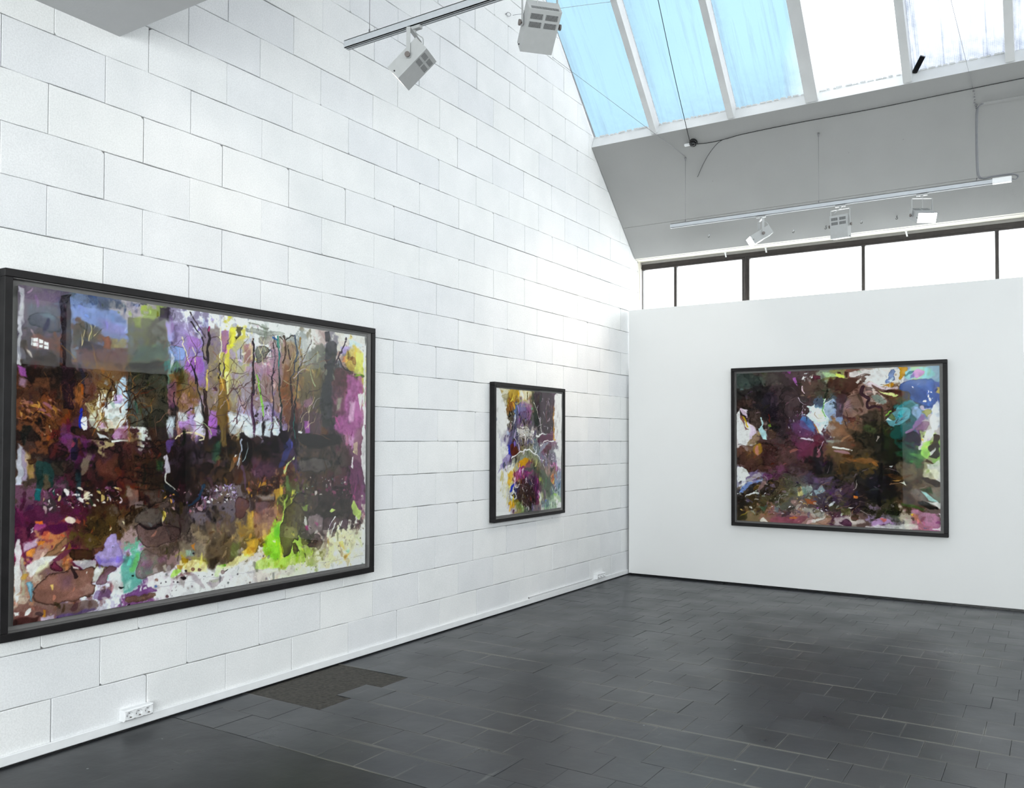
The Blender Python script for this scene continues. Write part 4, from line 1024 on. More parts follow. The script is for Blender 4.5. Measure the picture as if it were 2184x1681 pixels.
  ('p', 'd8cce0 .7,4 16,758 45,753 39,774 17,784'),
  ('p', 'c8a098 .7,3,.15 36,785 65,789 54,824 34,825'),
  ('p', '8a6a50 .85,1.3,.35 55,809 92,773 107,758 110,776 92,804 60,830 54,822'),
  ('p', '574824 .55,10 109,716 215,688 219,745 167,789 116,790'),
  ('p', '46301e .85,1.5,.3 109,789 162,804 183,801 160,827 143,835 137,825 110,823'),
  ('p', '5e3e38 .85,1.5,.25 160,797 184,796 201,759 209,751 203,794 176,814 159,827'),
  ('p', 'a898cc .9,1.6,.2 199,761 216,754 218,792 230,827 227,859 217,865 177,851 160,820 186,804'),
  ('p', '7a6ab8 .6,4 167,830 228,836 228,850 170,842'),
  ('p', 'c8c8cc .85,2 115,826 165,830 167,853 139,853'),
  ('p', 'dcdedc .85,3 23,819 71,814 92,818 49,854 29,863 23,849'),
  ('p', 'd8d8b0 .6,4 48,836 72,827 72,843 41,865'),
  ('p', '6e2a44 .85,1.3,.3 70,849 83,830 96,858 91,866 75,861'),
  ('l', '6a3048 4,8,.8 83,830 106,798'),
  ('p', '6a2448 .8,2 93,785 110,776 107,789 96,792'),
  ('p', '845f54 .88,1.5,.45 37,891 72,869 93,869 115,844 126,853 139,853 159,845 169,863 167,886 161,907 174,915 171,937 152,949 118,945 88,954 57,945 39,925'),
  ('p', '6c5068 .5,14 93,876 117,862 124,904 99,908'),
  ('p', '8a6a5c .5,14 120,881 155,883 152,914 124,913'),
  ('l', '3a2a2c 3,6,.85 115,844 120,863 125,877'),
  ('p', 'e0d8d8 .9,1.2 117,842 128,846 128,853 120,848'),
  ('p', 'dcd8d0 .9,1 148,866 151,864 151,873 149,875'),
  ('p', 'e0c070 .9,1.2 72,896 80,895 77,905 73,905'),
  ('p', '8ac0d8 .85,1.5,.3 25,875 37,875 37,923 39,930 35,927 31,904'),
  ('p', '7a5a64 .85,1.5,.25 172,900 192,855 205,856 217,867 202,883 195,912 187,915 173,914'),
  ('p', 'dcdfdc .85,3 169,849 187,857 172,900 163,898'),
  ('p', 'dfe3e2 .85,4 203,883 230,860 231,955 204,953'),
  ('p', '6a4c80 .6,3,.15 173,933 192,925 202,944 201,957 181,962 165,958'),
  ('p', '6b5650 .8,2 85,953 124,954 176,961 170,996 140,1003 85,1000'),
  ('p', '50407c .6,4 85,989 168,984 169,996 140,1000 82,1001'),
  ('p', '78504a .75,4 3,930 38,938 73,968 50,988 2,1002'),
  ('p', '3c2220 .8,4 2,980 50,980 44,1000 2,1002'),
  ('p', 'e6e6e4 .95,1.2 6,909 14,909 11,919 4,932'),
  ('p', 'e6e6e4 .95,1.2 23,962 30,947 35,950 34,976 24,976'),
  ('p', 'e6e6e4 .95,1.2 6,958 14,958 14,971 6,969'),
  ('p', 'c88c28 .8,2 58,962 62,963 61,987 57,986'),
  ('p', 'c8c0d8 .7,3 54,987 79,983 79,1003 54,998'),
  ('p', 'dee0e0 .85,2 0,743 9,744 13,792 14,890 2,919'),
  ('p', 'b0b098 .7,2,.1 14,800 21,804 23,909 16,907'),
  ('p', 'c89838 .7,3 15,848 23,849 23,864 16,865'),
  ('p', '1e1a1c .95,1.2 217,931 226,929 234,931 228,935 221,939'),
  ('dabs', 60, (0.091, 0.676, 0.228, 0.793), 4, {'ang': 1.9, 'spread': 0.8, 'cols': ['e0d8b0', '2e2214', '7a6428', '8a4a28', '4a4030'], 'alpha': 0.8}),
  ('p', 'e8dcc8 .85,2 105,693 121,699 120,715 108,715 97,707'),
  ('p', 'b0604c .8,2 121,694 132,707 131,715 120,708'),
  ('p', '5aa898 .8,4 226,835 248,843 269,835 267,862 254,894 276,918 269,936 249,955 228,958'),
  ('p', '70c060 .7,4 254,844 268,835 267,850 256,894 243,890'),
  ('p', 'c0e8e0 .7,5 232,922 249,918 246,939 230,947'),
  ('p', '5f4a48 .8,1.6,.4 261,733 329,733 372,762 374,793 357,807 320,817 278,815 267,792'),
  ('p', '2c2022 .8,3 276,744 308,740 326,738 299,757 280,754'),
  ('p', '54443c .75,4 276,814 320,819 336,834 330,845 309,841 282,845'),
  ('p', '70605c .7,1.6,.3 278,819 268,852 257,895 262,913 276,920 333,909 342,863 309,841'),
  ('p', '7a4a70 .5,12 278,864 300,867 297,894 280,893'),
  ('p', '94588c .5,10 312,858 334,851 336,866 318,868'),
  ('p', 'cfc8b8 .7,3 327,884 336,878 339,904 333,903'),
  ('p', '9a9078 .5,10 369,812 447,830 450,877 373,868'),
  ('p', 'dcd090 .85,3 371,876 437,885 449,919 444,937 383,914 370,888'),
  ('p', '5a4c3a .75,5 448,826 504,791 557,877 541,918 519,923 481,918 468,937 451,927 442,882'),
  ('p', '3a2c20 .7,8 454,886 488,879 471,935 451,927'),
  ('p', '64803c .5,8 522,837 544,838 540,896 516,892'),
  ('p', '3c3020 .5,8 494,786 508,796 510,831 496,825'),
  ('p', 'e0d890 .8,3 478,937 509,910 551,889 577,885 577,903 534,926 505,942 481,959'),
  ('p', 'a8d060 .8,3 468,952 481,920 502,911 495,936 478,960'),
  ('p', 'd8b030 .7,4 551,881 588,838 588,900 566,901'),
  ('p', 'c8a040 .7,4 562,843 588,840 577,876'),
  ('p', '98c850 .85,2 358,906 373,905 379,914 364,927 352,935 349,928'),
  ('p', '8a6a14 .85,1.5 379,871 395,872 392,888 379,889'),
  ('p', 'a07c20 .8,1.5 365,893 379,896 378,910 367,905'),
  ('p', 'c88030 .8,2 402,826 415,819 411,845'),
  ('p', '90b8b0 .6,4 390,842 409,845 408,866 392,863'),
  ('p', 'dedfdf .6,8 278,941 588,918 589,1002 313,1004'),
  ('p', 'a08f98 .55,3 397,921 407,923 445,993 435,993 408,956'),
  ('p', '8a7c80 .6,3 445,981 471,961 509,960 482,991 468,998'),
  ('p', 'a8b090 .6,4 458,971 482,963 478,979'),
  ('p', '80508c .85,2,.2 252,953 275,941 291,948 292,956 313,961 314,971 241,970 241,959'),
  ('p', '6a5040 .85,2,.15 241,970 311,972 311,984 277,990 241,991'),
  ('p', '201818 .9,1.5 241,995 250,993 248,1001 241,1001'),
  ('p', 'e0dfe2 .9,1 271,944 274,941 274,956 270,955'),
  ('p', 'e0dfe2 .9,1.2 279,951 288,949 288,957 279,957'),
  ('p', '1c1418 .95,1.2 373,933 383,929 391,936 388,942 380,942'),
  ('p', '1c1418 .95,1.2 502,943 512,935 514,939 504,946'),
  ('p', '4a3a4a .9,1,.15,1 412,856 411,859 408,859 406,856 406,853 409,851 411,853'),
  ('p', '201820 .9,1,.15,1 339,942 338,944 336,944 335,942 335,940 336,939 338,940'),
  ('p', '201820 .9,1,.15,1 359,946 358,948 356,948 354,946 354,944 356,943 358,944'),
  ('p', '201820 .9,1,.15,1 369,949 369,951 367,951 365,949 365,946 367,945 369,946'),
  ('p', '241a14 .9,1,.15,1 392,914 391,917 388,917 386,914 386,911 388,910 391,911'),
  ('p', '6a4a50 .9,1,.15,1 345,993 343,997 339,997 335,993 336,987 339,985 343,988'),
  ('p', '8a6458 .9,1,.15,1 317,932 315,936 311,936 308,932 309,927 312,925 316,927'),
  ('p', '6a8cc8 .9,1,.15,1 314,952 312,955 310,955 307,952 307,948 310,947 313,949'),
  ('p', '1c4030 .9,1,.15,1 256,904 255,907 252,907 250,904 250,901 253,900 255,901'),
  ('p', '8a6450 .9,1,.15,1 414,914 411,919 407,919 403,915 403,908 407,906 412,909'),
  ('p', '7a5a50 .9,1,.15,1 431,919 429,924 425,924 421,920 422,914 425,912 429,915'),
  ('p', '70b030 .9,1,.15,1 504,916 503,920 499,920 496,916 496,912 499,910 503,912'),
  ('p', '3a3028 .9,1,.15,1 466,944 465,946 463,946 461,944 462,942 463,941 465,942'),
  ('p', '201c20 .9,1,.15,1 580,995 578,997 576,997 574,995 574,992 576,991 579,992'),
  ('p', '8a7878 .9,1,.15,1 502,941 499,947 493,948 489,942 489,934 494,931 500,935'),
  ('l', '9a96a0 .9,.9,.5 316,957 421,955 506,959 589,960'),
  ('spots', 40, (0.312, 0.909, 0.589, 1.04), 0.5, 1.8, ['4a4048', '8a7880', '606868', '302830'], 0.7),
  ('p', '1e1618 .5,6 345,452 402,438 402,537 401,609 355,600 348,525'),
  ('p', '443c48 .5,5 402,440 434,443 435,538 402,537'),
  ('p', '2e5a3c .75,6 310,524 328,521 330,556 314,556'),
  ('p', '2c5a44 .65,6 470,465 484,465 480,516 462,550 457,527'),
  ('p', '60488a .7,4 333,457 357,452 350,484 342,508 333,492'),
  ('p', 'd0ccd8 .85,2 328,513 337,506 346,538 347,562 336,567 334,535'),
  ('l', 'c8c8c0 2.2,1.4,.85 336,567 334,594 347,611 359,622'),
  ('p', '28323c .7,3 328,599 347,611 363,628 368,645 347,632 326,620'),
  ('p', 'c8d4dc .7,4 334,379 351,379 353,444 341,452 335,433'),
  ('p', 'a060b8 .6,4 365,392 393,388 393,416 374,419'),
  ('p', 'dce8ec .65,5 397,366 433,364 439,437 397,432'),
  ('p', '8a6ab0 .5,5 399,369 410,368 408,421 397,421'),
  ('p', 'a060b8 .7,4 451,372 474,374 470,445 452,443'),
  ('p', 'd8e4ea .65,5 509,367 578,370 579,435 509,442'),
  ('l', 'd8c8a0 2.2,2,.9 357,452 374,435 408,429 434,440 439,454'),
  ('l', 'd0c8a8 2,2,.9 426,454 439,454'),
  ('l', '181418 2.5,2.5 380,427 383,462'),
  ('l', '3a2c26 6,6 442,358 445,414 443,476'),
  ('l', '6e5a34 12,10,.8 486,356 489,402 493,476'),
  ('p', '8a7a48 .5,4 481,431 490,408 488,465 479,476'),
  ('p', '1e181c .88,2 533,427 547,421 562,441 574,450 580,518 565,550 551,547 540,471'),
  ('l', 'a0a8b8 3,2,.9 543,450 541,500 537,547'),
  ('l', 'a8c0c0 1.5,1.2,.85 557,459 561,494 553,535'),
  ('l', '5a4458 5,4,.85 551,553 558,594 561,641'),
  ('p', 'e8e4dc .95,1 523,506 530,509 529,517 523,516'),
  ('p', 'c0763c .6,4 519,517 534,517 531,541 524,540'),
  ('p', '1c1418 .4,9 437,538 480,553 480,582 431,582'),
  ('dabs', 170, (0.431, 0.621, 0.533, 0.686), 4.2, {'ang': 0.3, 'spread': 1.2, 'cols': ['e4e0e6', 'c8b8d8', 'e8e6e4', '8a6a78', '302428', '9a88b8', '5a4a50'], 'alpha': 0.9, 'aspect': 2.4}),
  ('dabs', 90, (0.326, 0.615, 0.441, 0.712), 4, {'ang': 0.5, 'spread': 1.2, 'cols': ['8a6a70', 'c0a0a8', '3a2c34', 'a06878', '60588a', 'd8a050', '2a2024'], 'alpha': 0.8, 'aspect': 2.4}),
  ('l', '23405a 5,2.5,.75 440,619 423,654 395,682'),
  ('p', 'd8c060 .9,1.5 323,694 337,707 331,727 326,737 321,716'),
  ('l', 'c8c0b0 2.5,1,.8 323,718 328,740'),
  ('p', '5c5450 .7,1.6,.35 252,726 276,679 319,681 325,711 320,737 286,748'),
  ('p', '524640 .6,2.5,.25 277,627 322,625 323,668 280,667'),
  ('p', '9a8078 .6,4 239,620 262,616 259,655 238,671'),
  ('p', '8f8488 .6,3 249,656 272,653 274,674 255,683'),
  ('p', '6a4040 .6,1.6,.35 528,668 566,677 571,707 548,757 526,743'),
  ('p', '302422 .25,2,.4 332,749 373,762 375,787 348,804'),
  ('p', 'c0a040 .55,6 567,730 587,720 587,797 558,788'),
  ('p', '7c7056 .4,12 404,741 510,765 505,816 420,815'),
  ('l', '181214 4,4,.8 271,741 284,753 302,753 324,742'),
  ('l', '241a1c 1.2,1.2,.8 328,746 364,758 375,778 373,797'),
  ('l', '241a1c 1.2,1.2,.8 404,741 401,768 390,789'),
  ('l', '1c1512 2.2,1.2,.55 255,455 284,460 325,453'),
  ('l', '1c1512 2.2,1.2,.55 255,476 284,481 325,474'),
  ('l', '1c1512 2.2,1.2,.55 255,512 284,518 325,512'),
  ('l', '1c1512 2.2,1.2,.55 256,546 284,552 326,546'),
  ('l', '1c1512 2.2,1.2,.55 256,564 285,570 326,565'),
  ('l', '1c1512 2.2,1.2,.55 256,595 285,602 326,597'),
  ('l', '1c1512 2.2,1.2,.55 256,616 285,623 326,619'),
  ('l', '1c1512 2.2,1.2,.55 257,667 286,675 327,672'),
  ('p', '1e1820 .85,2 665,417 683,417 702,445 702,481 684,488 671,460'),
  ('p', '34386a .8,3 683,474 708,449 715,488 696,530 672,572 663,565 678,519'),
  ('p', '6a4468 .45,10 572,517 612,542 657,550 666,600 584,602'),
  ('p', '1c181a .5,10 575,467 671,460 672,519 642,533 586,521'),
  ('p', '221c1e .75,1.5,.35 735,441 867,429 902,455 899,478 853,481 785,488 746,477'),
  ('p', '5e5048 .6,5 727,484 853,485 867,523 734,524'),
  ('p', '5b5654 .8,1.5,.4 734,546 747,531 806,527 850,538 857,564 823,578 806,588 780,580 747,582'),
  ('p', '52342c .7,4 696,544 715,541 722,602 709,623 697,601'),
  ('p', 'c8d890 .85,2 681,579 699,537 721,531 718,520 696,559 688,601'),
  ('p', 'b85a28 .85,2 681,569 690,558 687,583'),
  ('p', '607848 .8,3 688,597 700,601 713,666 700,658'),
  ('p', '6a3a5c .85,2 936,551 973,537 985,600 982,760 967,755 944,714 933,667'),
  ('p', 'dce0a0 .9,1.5 952,470 969,466 965,521 950,513'),
  ('p', 'e4e4e0 .9,1.2 945,528 950,525 945,582 940,578'),
  ('p', '8a6074 .55,4 953,404 987,407 980,525 973,552 950,525'),
  ('p', 'e0e0de .9,2 987,395 1000,399 1000,671 987,600 977,560'),
  ('dabs', 170, (0.722, 0.602, 0.941, 0.706), 4, {'ang': 1.2, 'spread': 0.9, 'cols': ['7a3a5c', '503040', '8a5068', 'd8d0c8', '3c2024', '5a7c70', '281a1c', '6a4a60'], 'alpha': 0.8, 'aspect': 2.2}),
  ('dabs', 90, (0.567, 0.598, 0.691, 0.672), 6, {'ang': 0.9, 'spread': 0.8, 'cols': ['5a3818', '7a5020', '8a5a50', '3a2018', 'c09030'], 'alpha': 0.75}),
  ('p', 'c8bcb4 .6,6 593,664 655,662 652,682 614,683'),
  ('p', '8a6870 .6,1.8,.3 588,687 628,687 640,699 629,736 594,732'),
  ('p', 'a87c70 .55,5 585,731 664,711 667,740 644,793 621,831 589,840'),
  ('p', 'c89c38 .7,4 655,648 688,643 685,671 661,690'),
  ('p', 'd0a438 .8,4 564,843 606,829 592,888 559,899'),
  ('p', '905820 .6,4 570,861 589,867 587,894'),
  ('p', 'b4d860 .75,4 621,845 686,759 694,686 704,672 686,791 749,827 750,914 687,953 593,956 601,917 654,905'),
  ('p', '78c028 .75,5 615,851 653,815 674,789 675,915 654,922 618,892'),
  ('p', '4c9a28 .6,5 653,794 674,779 674,831 656,836'),
  ('p', 'e0e4d8 .8,2 650,849 659,840 659,854'),
  ('p', 'c8dc70 .7,4 700,934 750,914 744,949 687,953'),
  ('p', '4c4430 .88,1.6,.35 692,728 735,704 768,750 762,785 749,809 743,823 740,858 724,842 715,901 699,909 687,914 675,887 674,793 686,777'),
  ('p', '8a8858 .65,3,.2 689,788 736,804 743,826 724,845 686,837'),
  ('p', '5c5440 .4,8 704,750 748,748 755,785 723,788'),
  ('p', '4c4424 .9,1.3,.2 721,863 730,860 743,902 724,910'),
  ('p', '33282a .8,1.6,.3 719,699 729,674 748,669 780,682 781,707 726,713'),
  ('p', '3a3430 .7,3 784,679 831,682 901,710 944,714 923,785 898,809 768,764 748,726'),
  ('p', 'a8c860 .7,3 751,723 774,721 771,739 758,738'),
  ('p', 'c8e080 .85,2 848,747 859,737 873,746 855,755'),
  ('p', '8c7c80 .85,1.5,.3 771,765 811,758 828,775 825,822 801,827 778,831'),
  ('p', '5a484a .8,1.5,.3 825,774 873,776 891,789 887,826 849,829 825,822'),
  ('p', '54404a .85,1.5,.3 898,797 923,785 923,846 905,833 891,842'),
  ('p', '483438 .9,1.5,.3 863,868 873,832 887,826 881,863'),
  ('p', '4c3a38 .92,1.3,.3 766,876 788,858 795,837 818,840 829,875 822,892 809,905 802,889 775,889'),
  ('p', 'e4e4e0 .85,1.5 768,764 761,760 765,797 772,805'),
  ('l', 'e8e8e4 2.5,1.5,.95 873,779 859,800 849,825'),
  ('l', 'e4e4e0 3,1.5,.95 877,806 870,832 863,857'),
  ('l', 'e4e4e0 2.5,3,.9 901,802 891,838'),
  ('p', 'b8207c .7,3 765,800 775,798 778,816 768,815'),
  ('p', 'a83878 .6,3 794,786 808,791 805,805'),
  ('p', 'bcd870 .85,2 941,729 952,711 963,754 982,764 971,806 960,789 937,767'),
  ('p', 'dcd8a8 .4,14 819,873 891,846 979,826 991,984 770,968 750,924'),
  ('p', 'e0c060 .7,3 893,888 909,886 913,921 895,907'),
  ('p', 'e0b050 .7,3 913,944 939,937 910,970'),
  ('p', '8ac0a8 .7,2 917,926 935,925 928,939'),
  ('p', 'd0d8a0 .6,3 853,897 877,893 871,967 853,957'),
  ('spots', 70, (0.749, 0.827, 0.995, 1.009), 0.5, 2.0, ['8a7c78', 'b0a080', '605850', 'c8b860', 'a89098'], 0.7),
  ('spots', 30, (0.559, 0.893, 0.837, 1.017), 0.6, 3.5, ['b8a8b0', '908090', '504048', 'c0c0a0'], 0.55),
  ('l', '9a96a0 .9,.9,.45 559,956 737,958 995,961'),
  ('p', 'b8a8b0 .35,5 645,966 725,959 719,994 651,984'),
  ('tide', 38, 0.12, 1.3, 0.45, 0.36),
  ('tide', 22, -0.2, 1.1, 0.3, 0.32),
  ('twigs', 150, (0.3, 0.12, 0.82, 0.46), 34, ['3a2c2c', '5a3c34', '6a4a48', '2a2226', '84604c', '46384a']),
  ('twigs', 60, (0.1, 0.2, 0.3, 0.42), 26, ['2a1a14', '6a4428', '4a2c1c', '8a6a3c']),
  ('twigs', 40, (0.45, 0.1, 0.8, 0.44), 30, ['c8b8c8', 'd8cca0', 'b0a0b0', 'a8b890']),
  ('twigs', 40, (0.02, 0.3, 0.28, 0.45), 22, ['1c1210', '8a5a30', '5a2c18']),
  ('dabs', 420, (0, 0, 1, 1), 10, {'ang': 1.5, 'spread': 0.25, 'jit': 0.3, 'alpha': 0.45, 'aspect': 5}),
  ('dabs', 700, (0, 0, 1, 1), 4.5, {'ang': 1.3, 'spread': 0.9, 'jit': 0.28, 'alpha': 0.5, 'aspect': 2.4}),
]
ART_2 = [
  ('base', ['dcdcdb c8c4b0 b8a868 9a8440 a89050 c8c0a0 8a8260 5a5458 4a4048 463c46 5a4a58 dcdcdb', 'dcdcdb a8a490 8a7440 8a6c34 a89870 a89c98 7a6c58 4c4a48 443c44 4a4048 50424c dcdcdb', 'dcdcdb dcdcdb 7a5c34 6a6470 6a5e80 7a5a78 5c5a50 403e40 443c40 46383e 4c3a40 dcdcdb', 'dcdcdb dcdcdb 50483e 5a5a70 6a5a78 5e4a64 4a4a48 3c3a3c 423a3e 443840 4a3a3c dcdcdb', 'dcdcdb d0d0d0 5a5448 545068 6c5f6c 5c5058 504c54 403c40 3c3636 403638 4a3c34 dcdcdb', 'dcdcdb b8b4bc 5c5468 4e4c60 807870 75706c 8a8080 5c5858 585058 6a4a5c 74506a d0c8c8', 'dcdcdb b8b4c0 686080 504a68 6a6468 504868 5c566c 6a6c70 5c3c54 64405c 806878 c8c8c8', 'dcdcdb dcdcdb 4c4a80 4a3430 787058 6c6464 707068 7c8484 6c5060 6c5058 78707c dcdcdb', 'dcdcdb b0a4c0 503a50 5a3a2c 7a8078 7c7c60 7c7c68 78808c 74506a 6a6070 707078 b8b8bc', 'd8d8d8 a094b8 8a8890 98988c a8904c b08c40 807a58 7a7468 6c6880 7a6c74 80788a a8a8b0', 'dcdcdb b8b0c8 c0b898 c8b070 8a5a64 7a4a54 4c5448 66604c 686058 7a6460 8a5c74 a898ac', 'dcdcdb d8d4c0 c8b888 8a5a58 7c3c70 64345c 54384a 5c4a50 54544c 6c5c58 8a7060 8890a0', 'dcdcdb c8c4a0 b0a088 34386c 54404c 3c2e30 4a343c 5c3e50 4c5048 50565c 706068 7888a0', 'dcdcdb c8c498 b8b8b0 40384c 4c4030 463834 33282c 5a3a4c 7c7c70 545c54 5c6870 98a8b0', 'dcdcdb dcdcdb 9a8c60 7c6c30 4a4a30 2c2424 3c2c34 6a3c50 94948a 5c6a60 6c8470 b0c0a8', 'dcdcdb dcdcdb b8b0b4 988c60 78845c 545a54 6a6a74 7a6a70 b8b8b0 7c8c78 a8b8a8 dcdcdb'], 22),
  ('dabs', 260, (0, 0, 1, 1), 6, {'ang': 1.5, 'spread': 0.4, 'jit': 0.14, 'alpha': 0.45}),
  ('p', 'dedede .85,6 3,-2 76,6 96,81 143,152 172,197 172,297 125,330 11,520 6,299'),
  ('p', 'e0dede .9,3 869,5 990,5 997,436 876,417 876,130'),
  ('p', 'b09038 .75,4 183,4 315,1 291,46 243,105 207,90'),
  ('p', '8a5a2c .8,3 195,73 267,108 261,135 195,177'),
  ('p', 'a8a080 .75,2,.2 85,61 143,39 195,63 172,84 91,81'),
  ('p', 'a89058 .8,2 76,6 119,17 91,45'),
  ('p', 'b8b4a0 .75,1.5,.3 119,86 166,88 154,125 131,142'),
  ('p', 'e4e2d8 .7,6 445,-2 413,65 315,52 327,0'),
  ('p', '42363e .75,3 560,7 869,0 876,116 869,341 685,345 605,201 553,91'),
  ('p', '3a423c .8,3 527,5 560,10 586,139 631,292 579,293 540,161'),
  ('p', '7878a0 .6,4 303,133 413,106 426,171 315,194'),
  ('p', '8a5c88 .6,4 426,102 521,109 521,210 464,225'),
  ('p', '55709a .85,2 267,141 297,127 285,235 261,229'),
  ('l', '3c3c50 4,5,.9 279,229 285,279 261,340 243,397'),
  ('l', '9c9c70 2.5,2.5,.9 279,124 339,102 407,82'),
  ('p', 'b8862c .8,2 855,102 876,145 876,326 890,399 855,381 862,218'),
  ('p', '181618 .9,2 195,170 225,176 213,223 183,217'),
  ('dabs', 60, (0.183, 0.177, 0.279, 0.313), 3.5, {'ang': 1.6, 'spread': 0.5, 'cols': ['1c1c1e', '8a7c50', 'e0e0e0', '3c5a50'], 'alpha': 0.85}),
  ('dabs', 70, (0.315, 0.177, 0.527, 0.293), 4, {'ang': 1.7, 'spread': 0.4, 'cols': ['1c1a22', '7a5a8a', 'c8b0b8', '6a7a90', 'a08050'], 'alpha': 0.75, 'aspect': 3}),
  ('dabs', 60, (0.651, 0.027, 0.834, 0.334), 3, {'ang': 1.6, 'spread': 0.4, 'cols': ['c8c0d0', 'e0dce4', '241e22', '7a6a8a'], 'alpha': 0.8}),
  ('p', 'e8e8e6 .5,3 303,309 527,335 540,363 327,377'),
  ('dabs', 150, (0.297, 0.309, 0.547, 0.468), 3.2, {'ang': 0.9, 'spread': 1.2, 'cols': ['141214', 'f0f0ee', '181418', 'e8e4dc', '8a7a50', '34306a'], 'alpha': 0.92, 'aspect': 2.6}),
  ('l', 'e8e4dc 1.2,1,.85 553,91 592,152 631,229 671,299'),
  ('l', 'e8e4dc 1.2,1,.85 658,303 685,349'),
  ('l', 'e8e4dc 1.2,1,.85 267,390 303,417 327,485'),
  ('l', 'e8e4dc 1.2,1,.85 540,363 540,482'),
  ('l', 'e8e4dc 1.2,1,.85 592,356 605,433'),
  ('l', 'e8e4dc 1.2,1,.85 352,299 426,308 527,335'),
  ('p', '5a3048 .8,2 605,377 862,348 862,399 725,420 618,440'),
  ('l', 'ecebea 3,2,.95 592,373 685,356 766,348'),
  ('l', 'ecebea 2,2.5,.95 651,469 698,430 772,413 876,406'),
  ('p', '8a94a4 .75,3 658,469 725,434 807,424 752,463 671,505 605,518'),
  ('p', '5c2c40 .65,4 671,505 772,453 834,464 793,521'),
  ('p', '4a2018 .85,2 207,443 291,444 315,499 279,525 201,523'),
  ('p', '2430a0 .85,2 183,447 201,443 201,523 172,523'),
  ('p', 'a8b8d8 .6,4 154,337 201,343 195,370 154,360'),
  ('dabs', 16, (0.028, 0.334, 0.195, 0.457), 9, {'ang': 2.0, 'spread': 0.15, 'cols': ['9a90b8', '7a70a0'], 'alpha': 0.5, 'aspect': 7}),
  ('p', '6c7680 .75,3 547,394 586,409 605,461 553,489'),
  ('p', '40b070 .8,2 553,394 579,395 579,409'),
  ('p', '50c080 .8,2 515,123 531,126 527,147 511,148'),
  ('p', 'd8a840 .8,2 876,381 904,388 890,403'),
  ('p', 'dededd .75,5 9,447 155,448 187,513 75,560 33,670 100,644 168,601 155,908 155,986 3,998'),
  ('p', 'dcdcdc .8,4 886,487 992,481 992,654 916,628'),
  ('p', '9c90c0 .65,3,.15 131,536 174,520 212,542 155,597 75,644 33,684 63,601'),
  ('p', '4c5478 .85,2,.2 103,588 131,582 143,604 112,638'),
  ('p', '5a2a1c .85,2 199,449 301,450 321,497 231,542'),
  ('p', '2c38b0 .9,2 174,470 199,485 218,553 193,527'),
  ('p', '8a9080 .65,4 243,550 327,505 426,488 527,501 597,532 667,579 597,610 393,560 275,601'),
  ('l', 'f0f0ee 2.5,2.5,.95 224,553 301,511 393,489 480,491 548,508'),
  ('l', 'eeeeec 2.2,1.5,.9 555,512 625,544 674,579'),
  ('l', 'e8e4e0 1.5,1.2,.85 703,614 739,664 753,714'),
  ('l', 'f0f0ee 2,1.5,.95 548,508 590,498'),
  ('p', 'c8921c .85,3 301,583 393,557 460,547 453,599 393,619 301,623'),
  ('p', '7a7850 .4,8 453,532 597,539 639,604 527,616'),
  ('l', '5c5c50 1.5,1.2,.7 487,526 527,523 555,557 527,564'),
  ('p', 'd8a83c .85,3 168,689 212,656 263,665 224,720 193,783 168,767'),
  ('p', 'e8e6e0 .8,4 168,608 275,593 250,650 174,676'),
  ('p', '8a2c70 .75,3 250,671 340,624 406,619 366,683 288,723'),
  ('p', 'd8d0d0 .7,3 366,654 406,645 393,684'),
  ('p', '6c1c60 .75,3 433,664 507,660 514,689 393,714'),
  ('p', 'a0186c .7,2 446,668 500,663 493,689 453,683'),
  ('p', '2c3c38 .7,4 406,641 548,639 527,660 419,671'),
  ('p', '3c2c2c .75,5 301,731 393,714 500,718 569,759 597,932 527,957 393,954 301,883 288,774'),
  ('p', '2030a8 .9,2 275,741 243,793 205,830 193,818 231,764'),
  ('p', '4a1e4c .6,5 500,707 604,723 625,897 597,936 541,824'),
  ('p', 'e4e4e6 .9,2 212,852 243,807 301,857 269,870 224,867'),
  ('p', '383234 .85,2 218,841 250,825 282,856 243,861'),
  ('p', 'e0e0e4 .9,2 263,776 340,769 301,789'),
  ('dabs', 150, (0.393, 0.728, 0.569, 0.975), 4, {'ang': 1.6, 'spread': 0.6, 'cols': ['141014', '1c1418', 'e4e0e0', '54304a', '2c1c24', '6a4030'], 'alpha': 0.88, 'aspect': 3}),
  ('dabs', 60, (0.301, 0.717, 0.433, 0.877), 6, {'ang': 1.8, 'spread': 0.4, 'cols': ['5a4828', '2c2014', '7a5c50', '4a1818', '3a3418'], 'alpha': 0.75, 'aspect': 4}),
  ('p', 'c89818 .8,3 180,889 250,886 256,951 224,952 174,910'),
  ('p', '6c6420 .65,4 212,869 301,883 301,915 224,899'),
  ('p', '6a8040 .5,6 282,917 393,903 393,976 275,978'),
  ('p', '505c48 .6,6 625,664 724,668 797,732 834,803 804,901 724,911 660,824 625,739'),
  ('p', 'a0b040 .65,4 632,724 674,726 667,756 639,755'),
  ('p', 'd0d8b0 .7,4 639,853 674,825 681,901 639,954'),
  ('p', 'c07aa8 .65,4 604,813 646,834 625,897 604,881'),
  ('p', '2a2a24 .9,2 812,636 863,649 826,702'),
  ('p', 'a08078 .6,4 717,622 812,617 819,702 775,731 739,691'),
  ('p', 'c060a0 .65,4 812,605 886,608 878,634 812,625'),
  ('p', 'cc8040 .75,3 812,740 863,704 886,720 878,790 819,779'),
  ('dabs', 80, (0.681, 0.515, 0.886, 0.619), 3.2, {'ang': 0.8, 'spread': 1, 'cols': ['e8e6ea', '504858', '8a8c98', '2c2830', '6a5a78'], 'alpha': 0.85, 'aspect': 2.2}),
  ('dabs', 90, (0.878, 0.65, 0.992, 0.87), 3.8, {'ang': 1.9, 'spread': 0.5, 'cols': ['e4e8ec', '7088a8', '8a6a98', '486080', 'c0ccd8'], 'alpha': 0.8}),
